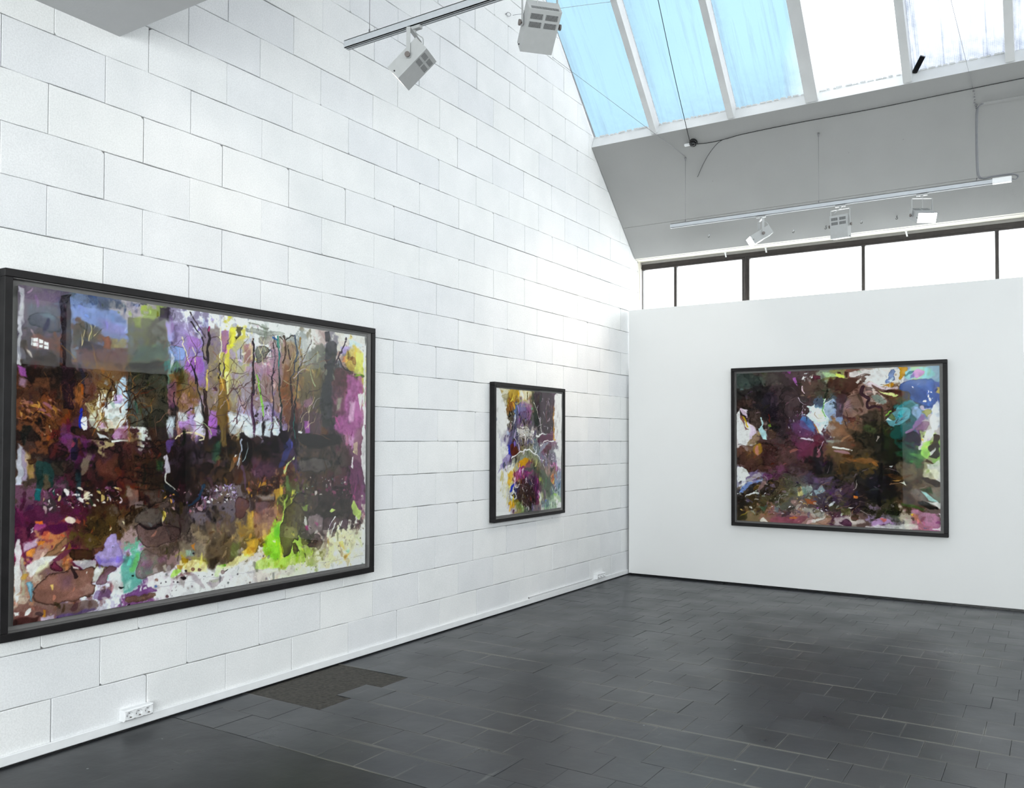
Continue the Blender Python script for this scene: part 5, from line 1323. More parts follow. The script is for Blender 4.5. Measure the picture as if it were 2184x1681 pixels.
  ('p', '90c040 .75,4 871,874 931,874 916,901'),
  ('p', 'a8bc98 .45,8 812,886 977,889 977,944 812,940'),
  ('p', '5c7484 .6,4 674,923 797,928 804,974 681,980'),
  ('p', '3040a0 .75,2 717,914 753,921 739,935'),
  ('dabs', 26, (0.069, 0.643, 0.162, 0.909), 20, {'ang': 1.75, 'spread': 0.06, 'cols': ['c8b860', 'b8a850', 'd8cc90'], 'alpha': 0.55, 'aspect': 13}),
  ('p', '402040 .85,2 237,961 256,966 256,1001 243,986'),
  ('p', '30242c .85,2 500,963 534,965 521,998'),
  ('dabs', 40, (0.162, 0.93, 0.301, 0.998), 6, {'ang': 2.0, 'spread': 0.2, 'cols': ['a090b0', 'c8c0d0', '806090'], 'alpha': 0.5, 'aspect': 5}),
  ('l', '7c8488 .8,.7,.7 812,944 901,948'),
  ('l', '7c8488 .8,.7,.7 826,951 878,953'),
  ('l', '7c8488 .8,.7,.7 841,958 871,958'),
  ('dabs', 260, (0.195, 0.007, 0.862, 0.537), 8, {'ang': 1.6, 'spread': 0.3, 'jit': 0.42, 'alpha': 0.6, 'aspect': 4.5}),
  ('dabs', 90, (0.566, 0.013, 0.862, 0.337), 9, {'ang': 1.55, 'spread': 0.15, 'cols': ['3a2c38', '241e26', '52404e', '2e2a30', '4a3644'], 'alpha': 0.6, 'aspect': 6}),
  ('twigs', 26, (0.279, 0.296, 0.618, 0.483), 11, ['f0eeea', '141014', 'e4dccc'], 1.2),
  ('twigs', 14, (0.618, 0.046, 0.848, 0.326), 12, ['d8d0dc', 'c0b4c4'], 1.5),
  ('dabs', 260, (0.187, 0.555, 0.961, 1.021), 8, {'ang': 1.7, 'spread': 0.3, 'jit': 0.42, 'alpha': 0.6, 'aspect': 4.5}),
  ('twigs', 40, (0.301, 0.71, 0.569, 0.968), 13, ['141014', 'f0eaea', '2a1c24', '7a5068'], 1.6),
  ('twigs', 16, (0.688, 0.511, 0.901, 0.62), 10, ['eceaee', '403848'], 0.8),
  ('dabs', 120, (0.625, 0.664, 0.841, 0.919), 10, {'ang': 1.6, 'spread': 0.2, 'cols': ['48543c', '667050', '3a4440', '7c8468', '505a58'], 'alpha': 0.55, 'aspect': 6}),
  ('l', 'f0f0ee 2.2,2.2,.95 224,553 301,511 393,489 480,491 548,508'),
  ('dabs', 260, (0, 0, 1, 1), 3.2, {'ang': 1.5, 'spread': 0.8, 'jit': 0.25, 'alpha': 0.5, 'aspect': 2.4}),
]
ART_3 = [
  ('base', ['474e4c 4a504a 4c4440 463c3c 5a4450 5a4a4c 5c4c48 8a9080 8a8a60 7a5a50 b0a098 d8d0cc d8d4d0 98a0b8 b8a060 90a8b8', '33302e 2c2a2c 322a2e 42363a 4a3a3c 50403e 55453e 4f4a3e 50382f 52382f 8a6a60 c8b8b0 7a6048 7a6a60 5a6898 5868a0', '3a2e2c 332a2a 2c2830 3c3234 453a3c 4a3c3e 4c4444 5a6670 4a5058 4a3630 8a7068 6a5048 5a4438 55503c 44586c 485c98', '50403c 3a3230 2a2428 3a2e34 46383c 4a3a40 7890a0 c8d4c8 8898b8 503838 866c60 5c4a3c 343028 3c7070 6a98b0 8090b0', 'd0c8cc 98807c 38302e 3a3034 443236 54405a 6a5a78 c0d0d8 7a6450 7a5c48 5a4a3c 403828 2f2c1c 286068 8a6a98 b8b0b0', 'c8c0c0 908068 4a3838 463838 4c3638 5a384a 5c3040 5a4048 786858 6a5040 42382a 302e26 262818 1a4a48 40284a a8b878', '5a4238 5c4a30 3c2a26 4c3836 4e383a 5c3648 4a2a30 6a4a40 6a543c 604832 443a2c 34302a 242614 2c4c30 446a40 8ab060', '4c3a34 46342e 402c2a 54363e 4e3840 4a3834 2c2224 403630 5c4a34 684e30 54462e 36322a 28241c 4a4034 5c5440 8a8868', 'a09cb0 786a88 4a343e 4c3c3c 4c4038 58464c 4c4050 3c362e 342e2a 3c3630 302c2a 26242a 1e161a 4a3c2a 5c503c 786c60', '4c4a50 3a3430 3a322a 4a4030 6a6248 6a6860 54505a 4e4450 44344a 4c3a44 382e30 28262a 22201c 42362c 54443e 74786a', '332c22 443822 46402c 4c4a3c 5a5a50 5a5450 5c4a48 504046 484436 4c3a3c 3e3630 383428 34321f 4a3c2c 5a4438 6a5c58', '4a4034 7a6a50 8a6a58 84605c 74505a 987a74 a08878 8c7468 503844 8c7c74 64504c 8a7894 6a6468 a89c8c a06a78 a87090'], 34),
  ('dabs', 420, (0, 0, 1, 1), 9, {'ang': 0.2, 'spread': 0.9, 'jit': 0.15, 'alpha': 0.45}),
  ('p', '3a4440 .6,3,.25 5,8 105,13 132,65 121,85 38,95 10,87'),
  ('p', '54504c .5,3,.2 138,18 219,19 229,80 138,72'),
  ('p', '241f20 .5,4,.2 10,121 138,92 224,86 221,163 137,180 32,163'),
  ('p', '46342f .75,1.6,.4 7,176 88,182 82,237 7,228'),
  ('p', '2a2230 .55,8 154,134 229,143 220,337 180,340 148,255'),
  ('p', '403638 .5,6 229,90 335,101 355,194 334,292 234,291'),
  ('p', '58463e .55,4,.2 322,67 462,87 452,132 355,128'),
  ('p', '6a3244 .85,1.5,.3 402,35 445,34 445,60 409,62'),
  ('p', '9a4a9c .8,2 264,-2 304,3 290,19'),
  ('p', 'a060a8 .85,2 298,46 317,47 322,100 306,83'),
  ('dabs', 26, (0.338, 0.012, 0.402, 0.078), 5, {'ang': 2.0, 'spread': 0.4, 'cols': ['e4ece8', 'd8e0e0', 'f0eeec', '8a7c78'], 'alpha': 0.9, 'aspect': 2.4}),
  ('p', 'b8dca0 .7,4 453,12 513,28 537,52 470,45'),
  ('p', 'd8e070 .85,2 525,32 558,30 558,56 527,51'),
  ('p', '5a3a30 .9,1.5 528,9 540,10 535,29 528,25'),
  ('l', 'd8c0c8 4,2,.9 350,105 353,128 360,138'),
  ('p', 'dcdcdc .92,2.5 12,238 26,287 73,342 109,394 75,441 50,482 8,479 -3,441 -2,307'),
  ('p', 'd8c4d8 .85,2 12,238 71,246 54,260 65,287 37,273'),
  ('p', 'd4bcd8 .7,3 51,267 65,287 73,342 106,394 89,424 67,451 68,356'),
  ('p', '8a5c54 .9,1.5,.2 23,283 32,276 48,311 45,373 62,386 40,390 43,338'),
  ('p', 'c0a028 .9,1.5 32,276 49,290 62,332 65,373 51,373 54,328'),
  ('p', '5f4a46 .85,1.5,.3 54,294 76,294 76,322 62,325'),
  ('p', '4a3c36 .7,2,.25 71,253 137,248 136,373 117,387 76,339 76,294'),
  ('p', 'b8dce0 .95,1.5 135,306 141,309 138,373 155,397 166,458 147,451 131,417 117,370 131,363'),
  ('p', 'b8a060 .6,3 114,390 131,397 125,424 114,414'),
  ('p', '80a830 .85,2 164,350 177,347 182,367 169,367'),
  ('p', '584438 .8,1.5,.25 161,387 201,387 209,424 185,451 163,424'),
  ('p', '967c68 .8,2,.2 78,441 120,424 136,438 125,465 78,472'),
  ('l', '7a2810 3,2,.8 172,279 177,340'),
  ('p', '56667c .75,3 411,176 462,175 462,230 436,249 411,242 401,209'),
  ('p', '94a8c8 .75,4 459,223 487,198 512,192 512,296 487,315 459,282'),
  ('p', '4a7ab0 .75,4 344,313 372,303 395,333 410,376 410,402 385,392 333,359'),
  ('p', '6a4068 .6,6 302,342 344,319 400,392 403,438 320,431'),
  ('p', 'd8ece8 .95,1.6 344,289 380,290 385,254 362,230 401,238 406,215 416,252 452,252 462,282 487,312 469,324 456,376 446,415 421,402 406,343 380,300'),
  ('p', 'eceac8 .8,4 406,268 441,262 461,298 446,337 421,333'),
  ('l', '78b060 4,3,.85 459,181 457,230 447,262 469,302'),
  ('l', 'f0f4ee 2.5,2,.95 462,181 457,210'),
  ('l', 'e8f0ec 2.2,1.5,.9 459,230 482,204 502,189'),
  ('l', 'b07040 3,2.5,.8 408,353 421,389 433,405'),
  ('p', 'c8a8d0 .6,4 413,340 433,350 426,369'),
  ('p', 'c8e0f0 .7,4 426,379 456,357 448,406'),
  ('p', '5a4444 .85,1.6,.2 349,243 370,241 380,274 360,283 344,279'),
  ('l', '2c3428 4,2,.7 459,178 477,126 482,88'),
  ('l', '38423c 3,2,.7 482,185 507,154 527,135'),
  ('dabs', 60, (0.255, 0.241, 0.41, 0.445), 4.5, {'ang': 1.5, 'spread': 0.25, 'cols': ['e0d8e0', 'c8a8c8', '6a3c5c', '3a2830'], 'alpha': 0.8, 'aspect': 3}),
  ('p', '8a6450 .65,5 469,360 511,341 557,355 556,432 471,425'),
  ('p', 'e4e2ec .8,3 330,441 400,445 402,461 359,455'),
  ('p', '9aa49c .7,3 468,448 555,451 536,467 471,464'),
  ('p', '6a2c40 .6,5 408,425 461,419 456,514 405,515'),
  ('p', 'dedcdc .85,3 590,12 765,8 765,97 735,115 681,80 655,95 625,60 582,48'),
  ('p', 'd8c8d4 .75,3 650,95 691,87 740,116 789,124 813,119 813,145 740,135'),
  ('p', '4c342c .75,2.5,.15 512,55 577,51 625,50 656,29 688,44 656,49 671,69 630,101 576,162 512,160'),
  ('p', 'e0d8d0 .85,2 612,83 645,61 623,94'),
  ('p', 'dcd8d4 .85,1.5 633,51 656,35 646,51'),
  ('p', 'c8d860 .85,2 520,25 559,30 554,53 523,45'),
  ('p', '4a2f28 .9,1.5 528,12 541,9 538,26'),
  ('p', '4a2f28 .9,1.5 564,10 580,11 574,44 564,44'),
  ('p', '4a343a .7,3 522,147 576,156 553,249 553,303 516,303'),
  ('p', '8f7468 .75,3 574,176 620,140 645,185 650,252 609,314 555,290 553,249'),
  ('p', 'a484a8 .4,10 569,202 589,196 584,250 558,263'),
  ('p', '4c3c30 .7,4 615,157 635,144 655,219 645,252 632,204'),
  ('l', '3a2630 9,7,.9 650,115 640,151 665,172 683,186 670,216 675,242 705,233 732,241'),
  ('p', '6f5a58 .75,2,.2 660,115 695,117 705,167 675,163'),
  ('p', '80948c .75,3 695,170 730,168 759,208 740,221 710,200'),
  ('p', '5a3c34 .8,2.5 686,97 735,128 832,152 842,178 808,190 730,168'),
  ('p', 'dcea98 .95,1.5 715,138 760,153 820,174 803,187 759,166'),
  ('p', '34201c .7,3 745,129 830,152 825,171 755,146'),
  ('p', '42301f .7,3 730,158 789,186 803,197 755,189'),
  ('p', '3c4068 .5,6 842,146 861,166 856,211 837,191'),
  ('p', '4c68a8 .85,2,.25 820,106 842,81 928,69 976,71 972,170 983,190 983,222 962,253 941,237 870,218 861,160 820,145'),
  ('p', '34508c .5,8 871,160 965,164 978,196 967,221 880,212'),
  ('p', '7c90c0 .4,10 885,89 951,83 955,118 899,122'),
  ('dabs', 14, (0.857, 0.091, 0.969, 0.215), 5, {'ang': 0.5, 'spread': 1, 'cols': ['eeeef0', 'e0e4f0'], 'alpha': 0.95, 'aspect': 2.4}),
  ('p', '8ed0cc .75,4 838,29 885,5 956,3 979,46 960,64 928,69 837,74'),
  ('p', 'c878c0 .85,2 866,46 899,19 937,28 921,49 899,68 885,54'),
  ('p', '7a68a8 .8,2 866,46 880,37 885,64 866,66'),
  ('p', '7c90bc .9,1.5,.2 772,9 799,10 794,52 774,94 747,89 767,61'),
  ('p', 'c89420 .9,1.5,.15 817,-2 859,1 845,36 818,80 804,66 818,28'),
  ('p', 'b8801c .85,1.5 733,95 779,101 789,88 794,111 774,120'),
  ('p', '6ab0c0 .8,3 754,320 808,249 861,257 865,309 825,344 778,367'),
  ('p', '2c7c84 .75,3 818,236 866,212 861,234 822,256'),
  ('p', '98acd0 .85,2,.25 866,264 899,245 922,265 917,304 899,326 870,303'),
  ('p', 'a8a04c .85,1.5,.2 918,278 946,259 969,273 964,292 941,320 932,291'),
  ('p', '5a5c2c .9,1.5,.2 766,304 786,278 803,315 788,327'),
  ('p', '88cc50 .9,1.5 749,290 779,262 784,268 759,291'),
  ('p', 'dcece8 .9,1.5 752,327 764,311 786,327 754,324'),
  ('p', '1e605c .75,4 778,363 825,351 865,342 884,381 844,416 807,452 771,436'),
  ('p', '2c1636 .9,2,.2 858,416 884,397 908,420 915,446 905,471 865,465 831,452'),
  ('p', 'a86a9c .85,1.6 844,400 865,384 884,387 870,410 846,416'),
  ('p', '86627a .85,1.6,.2 884,381 917,346 950,340 959,356 941,391 898,394'),
  ('p', 'dcdcda .85,3 967,260 999,197 1000,379 971,397 955,333 969,308'),
  ('p', 'e4e2de .85,2 917,468 945,397 978,375 978,420 955,439 922,510 898,511'),
  ('p', 'a0d460 .9,2 941,452 955,449 940,510 912,510'),
  ('p', '30221c .9,1.6 973,420 1001,410 1001,497 940,503 968,465'),
  ('p', 'd09028 .85,1.5 919,449 931,442 929,462'),
  ('p', 'e8d0e0 .85,2 904,242 927,230 932,259 967,260 922,268'),
  ('p', 'd0b040 .7,3 986,129 999,130 999,168 983,164'),
  ('p', '2e2c24 .6,6 640,298 690,263 730,254 736,512 654,513 639,419 654,362'),
  ('p', '55663c .55,6 649,369 675,352 714,386 704,416 654,399'),
  ('p', '2c2a22 .6,6 563,368 644,399 664,469 639,472 588,412'),
  ('p', '2a3a20 .5,6 747,370 773,370 763,512 739,512'),
  ('l', '181810 5,6,.6 737,247 740,353 740,512'),
  ('p', '7a5a42 .5,8 511,343 558,351 573,402 511,418'),
  ('p', '5c4434 .5,6 511,425 639,472 654,513 510,486'),
  ('l', 'bcb0a8 4,2,.7 719,429 712,459'),
  ('p', '5a3c34 .6,2.2,.3 12,489 43,482 219,485 219,639 116,652 76,677 48,643 11,637'),
  ('p', '2e1e20 .4,14 139,523 211,516 213,619 139,617'),
  ('p', 'c09820 .6,6 97,485 139,481 139,533 105,558 94,516'),
  ('p', 'c87aa0 .6,4 106,495 120,492 116,558 105,544'),
  ('p', 'dcdedc .92,2 2,641 45,643 62,671 79,691 31,728 2,743'),
  ('p', 'b8b0b4 .7,3 31,742 121,669 133,704 87,719 22,746'),
  ('p', '7d96d0 .85,2 10,781 65,730 113,725 132,711 138,728 53,762 65,776 16,820'),
  ('p', 'e2e2e4 .8,3 2,757 51,734 10,785'),
  ('p', '2c2424 .8,2.5 4,827 70,786 112,788 104,812 13,848'),
  ('p', 'e4e4e6 .9,1.5 39,836 64,821 110,802 112,816 59,832'),
  ('p', '5e4640 .5,3,.2 222,485 325,491 321,599 221,646'),
  ('p', '7a3a58 .6,6 327,474 412,467 409,561 335,555'),
  ('p', '7c4a70 .55,5 216,619 249,608 254,645 221,673'),
  ('p', '74406c .7,3,.15 133,683 183,674 196,702 182,730 138,728'),
  ('p', '58304c .6,3 196,674 232,673 226,721 193,729'),
  ('p', '302620 .8,2,.4 115,767 138,742 199,729 224,739 223,773 193,805 143,839 115,795'),
  ('p', '5c4c44 .6,2,.3 118,767 138,749 143,783 121,794'),
  ('p', '26242a .7,4 412,494 456,487 452,680 419,668 409,581'),
  ('p', 'b06878 .7,3 430,507 443,514 437,564 424,561'),
  ('p', '1c1c20 .7,5 473,587 496,593 493,673 450,674'),
  ('p', '5a6450 .35,14 248,659 361,697 323,827 248,817'),
  ('p', 'd8cc80 .75,3 329,765 345,758 350,812 326,820'),
  ('p', 'a0b8b0 .6,4 345,765 387,743 402,776 350,812'),
  ('p', '98b0b8 .75,3 408,776 449,744 465,777 418,802'),
  ('p', '785a88 .55,5 403,695 496,692 485,739 408,729'),
  ('p', 'bcdcd8 .8,2 376,807 400,793 392,813'),
  ('p', 'b45c28 .7,4 355,832 423,839 407,866 371,868'),
  ('p', 'a060b8 .85,2 407,880 431,879 423,896'),
  ('p', 'c8ccd0 .9,2 485,862 511,838 503,868 490,879'),
  ('p', '3c2438 .85,2 459,867 485,859 482,899 454,907'),
  ('p', 'a8b0a8 .6,5 333,904 407,890 459,907 449,955 360,926'),
  ('p', '6a8090 .6,4 204,898 231,896 225,934 209,935'),
  ('p', '40705c .6,4 120,902 159,886 148,928'),
  ('p', 'c0a830 .65,3 15,961 72,933 44,963'),
  ('p', '34331c .6,4 3,972 64,944 58,990 6,997'),
  ('p', '8a4c5c .7,3 176,972 338,945 375,952 359,981 312,1001 181,1003'),
  ('p', 'c07830 .7,3 279,958 328,955 317,970 285,972'),
  ('p', 'e4e2dc .85,2 120,986 148,974 173,1003 125,996'),
  ('p', 'e2e0dc .8,3 386,972 464,940 467,967 391,992'),
  ('p', 'ac8474 .75,1.6,.3 402,985 448,965 467,947 490,942 500,965 459,997'),
  ('dabs', 330, (-0.004, 0.701, 0.554, 0.948), 7, {'ang': -0.25, 'spread': 0.6, 'cols': ['54443c', '7a6a60', '3a2e2c', '8a7488', 'a0a89c', '6a5a40', '46384a', 'c8c0b4', '705030', '58506a'], 'alpha': 0.55, 'aspect': 2.6}),
  ('dabs', 60, (-0.004, 0.771, 0.554, 0.948), 3.5, {'ang': -0.2, 'spread': 0.8, 'cols': ['f0eeec', 'e0e4e4', 'c8a860', 'e8e0e8'], 'alpha': 0.9, 'aspect': 2.2}),
  ('l', 'e8e4dc 5,3,.9 510,496 554,503 600,514'),
  ('p', 'b88ca8 .6,4 510,514 565,517 600,542 565,539 510,532'),
  ('p', '8a6038 .7,4 551,564 661,569 735,589 672,608 613,588'),
  ('p', '343028 .6,3,.2 540,610 573,592 610,595 616,651 671,671 591,680 543,653'),
  ('p', '24242a .55,8 661,664 729,662 723,854 697,856 660,805'),
  ('l', '100c0c 7,8,.75 734,603 732,697 723,854'),
  ('l', '181c10 6,5,.6 743,453 740,537'),
  ('p', '2c6048 .65,5 792,515 878,504 922,552 852,563 802,543'),
  ('p', '184440 .65,5 792,467 837,464 878,498 822,512'),
  ('p', '68a050 .65,5 852,525 917,535 937,575 897,555'),
  ('p', 'a4d868 .85,2.5 918,474 950,453 952,521 957,548 947,575 912,542'),
  ('p', '332820 .9,1.6 937,504 981,460 1001,473 1001,564 952,558 967,531'),
  ('p', 'e2e2e0 .85,2 949,521 989,497 962,548'),
  ('p', 'e2e2e0 .75,3 942,602 1001,567 1001,709 976,689'),
  ('p', 'd8d8b8 .65,5 907,671 947,616 991,628 986,675 951,697'),
  ('p', '98b060 .6,4 929,664 952,619 961,636'),
  ('p', '46341c .85,1.6 930,586 947,572 971,588 961,595'),
  ('p', '6c6450 .55,2,.3 796,591 877,583 905,637 887,685 852,707 827,666 801,647'),
  ('p', '382c28 .8,2 734,613 766,606 801,615 799,647 760,641'),
  ('p', 'd0d8d8 .8,1.5 771,616 786,612 778,626'),
  ('p', '5c3c14 .7,2.5 739,662 801,660 827,677 882,658 842,687 801,695'),
  ('p', '17120c .8,2.5 750,683 788,692 862,707 821,722 765,710'),
  ('p', 'c8984c .8,1.5 791,702 827,694 821,708'),
  ('p', 'eaf0e0 .9,1.5 824,711 837,701 847,728'),
  ('p', '2c201a .85,2.5 900,681 971,686 1000,705 1000,732 937,714'),
  ('p', '203c14 .7,4 902,746 951,734 966,771 932,765'),
  ('p', '86807a .6,5 862,741 902,753 936,799 936,823 877,816'),
  ('p', 'a4d4d0 .85,2.5 902,753 936,769 985,820 980,827 941,806'),
  ('p', 'e4e4e2 .8,3 936,816 966,828 1000,816 1000,870 971,845'),
  ('p', '181410 .85,2 892,832 941,819 971,855 988,857 988,874 936,860'),
  ('p', '5a4638 .4,9 801,750 862,761 926,823 851,837 801,798'),
  ('p', '386428 .6,4 826,845 877,850 936,864 916,875 836,862'),
  ('p', 'b07c98 .8,3 859,878 936,884 985,901 990,975 936,976 886,924'),
  ('p', 'c07840 .6,5 859,909 896,907 916,957 886,938'),
  ('p', 'd8c030 .85,2 864,909 881,908 876,925'),
  ('p', 'e4e2e0 .8,2 990,891 1000,897 999,998 951,995 990,979'),
  ('p', '382c34 .75,3,.15 566,841 612,793 655,833 660,872 607,910 590,893'),
  ('p', 'd88030 .9,1.5 606,807 626,806 626,824 607,825'),
  ('p', '28304a .75,3 615,786 631,771 634,817 626,810'),
  ('p', 'e8e6e4 .85,2 574,873 599,872 588,886 574,883'),
  ('p', '585c30 .7,3 539,889 582,879 590,925 541,935'),
  ('p', 'e0d8d4 .6,5 508,955 577,937 649,950 660,974 595,985 508,1006'),
  ('p', '4c2a40 .9,2,.15 525,983 566,952 593,975 587,1000 563,1002'),
  ('p', '3c3020 .8,2 585,940 612,917 628,926 612,963 590,961'),
  ('p', 'c098c8 .75,3 681,983 707,936 736,930 764,942 787,965 749,971 702,992'),
  ('p', 'd07060 .8,2 728,934 754,936 757,953 738,955'),
  ('p', '5a3450 .8,2 718,987 738,965 764,984'),
  ('p', '2c3c20 .45,8 744,878 801,888 821,949 775,931'),
  ('p', '141210 .9,1.5 787,986 808,981 813,995 790,996'),
  ('p', 'e2e2de .7,4 826,963 896,965 901,995 660,1009 660,991'),
  ('p', 'c8ccc0 .5,5 833,941 876,939 881,979 836,969'),
  ('p', '4a3a30 .85,2 866,932 886,931 881,949'),
  ('p', '5c5878 .8,2 921,983 946,985 926,993'),
  ('dabs', 120, (0.51, 0.668, 0.733, 0.941), 6, {'ang': 0.3, 'spread': 0.7, 'cols': ['4a3a44', '6a5468', '34302c', '584838', '7c6c80', '2c2830'], 'alpha': 0.5, 'aspect': 2.6}),
  ('tide', 34, 0.1, 1.2, 0.4, 0.36),
  ('tide', 20, -0.15, 1.0, 0.28, 0.32),
  ('twigs', 46, (0.03, 0.62, 0.95, 0.93), 26, ['2a201e', '7a6a70', 'c8c0b8', '8a6a50', '463a48'], -0.2),
  ('twigs', 22, (0.3, 0.1, 0.6, 0.5), 24, ['2a1e22', '6a4a50', 'c8b8c8'], 1.6),
  ('twigs', 16, (0.55, 0.1, 0.85, 0.35), 30, ['3a2622', '5a3c34'], -0.6),
  ('dabs', 240, (0, 0, 1, 1), 9, {'ang': -0.15, 'spread': 0.5, 'jit': 0.34, 'alpha': 0.5, 'aspect': 4}),
  ('dabs', 420, (0, 0, 1, 1), 4, {'ang': 0.3, 'spread': 1.2, 'jit': 0.24, 'alpha': 0.5, 'aspect': 2.4}),
]
# ================================================================ framed paintings
def paper_mesh(name, img, W, H, wave, seed):
    """dense sheet in its own plane (u right, v up), one colour per vertex, deckled edge"""
    h, w = img.shape[:2]; rg = np.random.default_rng(seed)
    U, V = np.meshgrid(np.linspace(0, W, w), np.linspace(H, 0, h))
    ed = np.zeros((h, w)); nx = np.convolve(rg.normal(size=w + 40), np.ones(9) / 9, 'same')[20:20 + w] * .0016; ny = np.convolve(rg.normal(size=h + 40), np.ones(9) / 9, 'same')[20:20 + h] * .0016
    V[0] += nx; V[-1] += nx[::-1]; U[:, 0] += ny; U[:, -1] += ny[::-1]
    if wave:
        U[:, 0] += np.sin(V[:, 0] * 26) * wave; U[:, -1] += np.sin(V[:, -1] * 22 + 1) * wave
    N = (np.sin(U * 3.1 + .6) * np.sin(V * 2.3 + seed) + .5 * np.sin(U * 9 + V * 4)) * (.0012 + wave * .5)
    co = np.stack([U, V, N], -1).reshape(-1, 3)
    i = np.arange(h * w).reshape(h, w)
    q = np.stack([i[1:, :-1], i[1:, 1:], i[:-1, 1:], i[:-1, :-1]], -1).reshape(-1, 4)
    me = bpy.data.meshes.new(name); n = len(q)
    me.vertices.add(len(co)); me.vertices.foreach_set('co', co.ravel())
    me.loops.add(n * 4); me.loops.foreach_set('vertex_index', q.ravel().astype(np.int32))
    me.polygons.add(n); me.polygons.foreach_set('loop_start', (np.arange(n) * 4).astype(np.int32))
    me.update(calc_edges=True)
    lin = np.where(img <= .04045, img / 12.92, ((img + .055) / 1.055) ** 2.4)
    at = me.attributes.new('pigment', 'FLOAT_COLOR', 'POINT')
    at.data.foreach_set('color', np.concatenate([lin, np.ones((h, w, 1))], -1).reshape(-1).astype(np.float32))
    me.materials.append(M_art)
    return me
M_art = art_material('watercolour_pigment')
def framed(name, label, M, W, H, lip, dep, pr, paper_d, art, wave, seed):
    """M places the frame: local x right, y up, z out of the wall; W x H outside size; pr = paper rect (x0, x1, y0, y1)"""
    root = thing(name, (0, 0, 0), label, 'painting', 'framed watercolours'); root.matrix_world = M
    z0 = .003
    for nm, b in (('frame_rail', (0, W, H - lip, H)), ('frame_rail', (0, W, 0, lip))):
        MB().bbox(b[0], b[1], b[2], b[3], z0, dep, .0025).build(nm, M_black, root)
    for b in ((0, lip), (W - lip, W)): MB().bbox(b[0], b[1], lip, H - lip, z0, dep, .0025).build('frame_rail', M_black, root)
    MB().box(lip, W - lip, lip, H - lip, z0, .010).build('mount_board', M_board, root)
    sp = MB()
    for b in ((lip, lip + .004, lip, H - lip), (W - lip - .004, W - lip, lip, H - lip), (lip, W - lip, lip, lip + .004), (lip, W - lip, H - lip - .004, H - lip)): sp.box(b[0], b[1], b[2], b[3], .010, dep - .011)
    sp.build('spacer', M_board, root)
    me = paper_mesh('painted_sheet', art, pr[1] - pr[0], pr[3] - pr[2], wave, seed)
    o = link('painted_sheet', me, root); o.location = (pr[0], pr[2], paper_d)
    MB().box(lip + .001, W - lip - .001, lip + .001, H - lip - .001, dep - .011, dep - .008).build('glass', M_pglass, root)
    return root
def wall_matrix(y0, z0): return Matrix(((0, 0, 1, 0), (1, 0, 0, y0), (0, 1, 0, z0), (0, 0, 0, 1)))
A1 = run_art(ART_1, 830, 550, 3, 1.3); A2 = run_art(ART_2, 364, 348, 5, 1.3); A3 = run_art(ART_3, 600, 480, 7, 1.3)
# left wall: local x runs along +y seen from the room, so the picture is not mirrored
framed('framed_painting', 'largest framed painting: purple and brown wood with tall tree trunks, on block wall', wall_matrix(2.065, .590), 2.549, 1.728, .038, .055, (.070, 2.472, .068, 1.662), .035, A1, 0.0, 1)
framed('framed_painting', 'smallest framed painting, nearly square, white margins and a pale arch, on block wall', wall_matrix(6.146, .811), 1.262, 1.219, .030, .055, (.040, 1.211, .055, 1.168), .038, A2, .0035, 2)
Mp = Matrix(((1, 0, 0, 1.236), (0, 0, -1, PART_Y), (0, 1, 0, .630), (0, 0, 0, 1)))
framed('framed_painting', 'framed dark painting with a bright white glow near its middle, on white partition', Mp, 2.052, 1.660, .037, .055, (.055, 1.985, .055, 1.604), .034, A3, 0.0, 3)

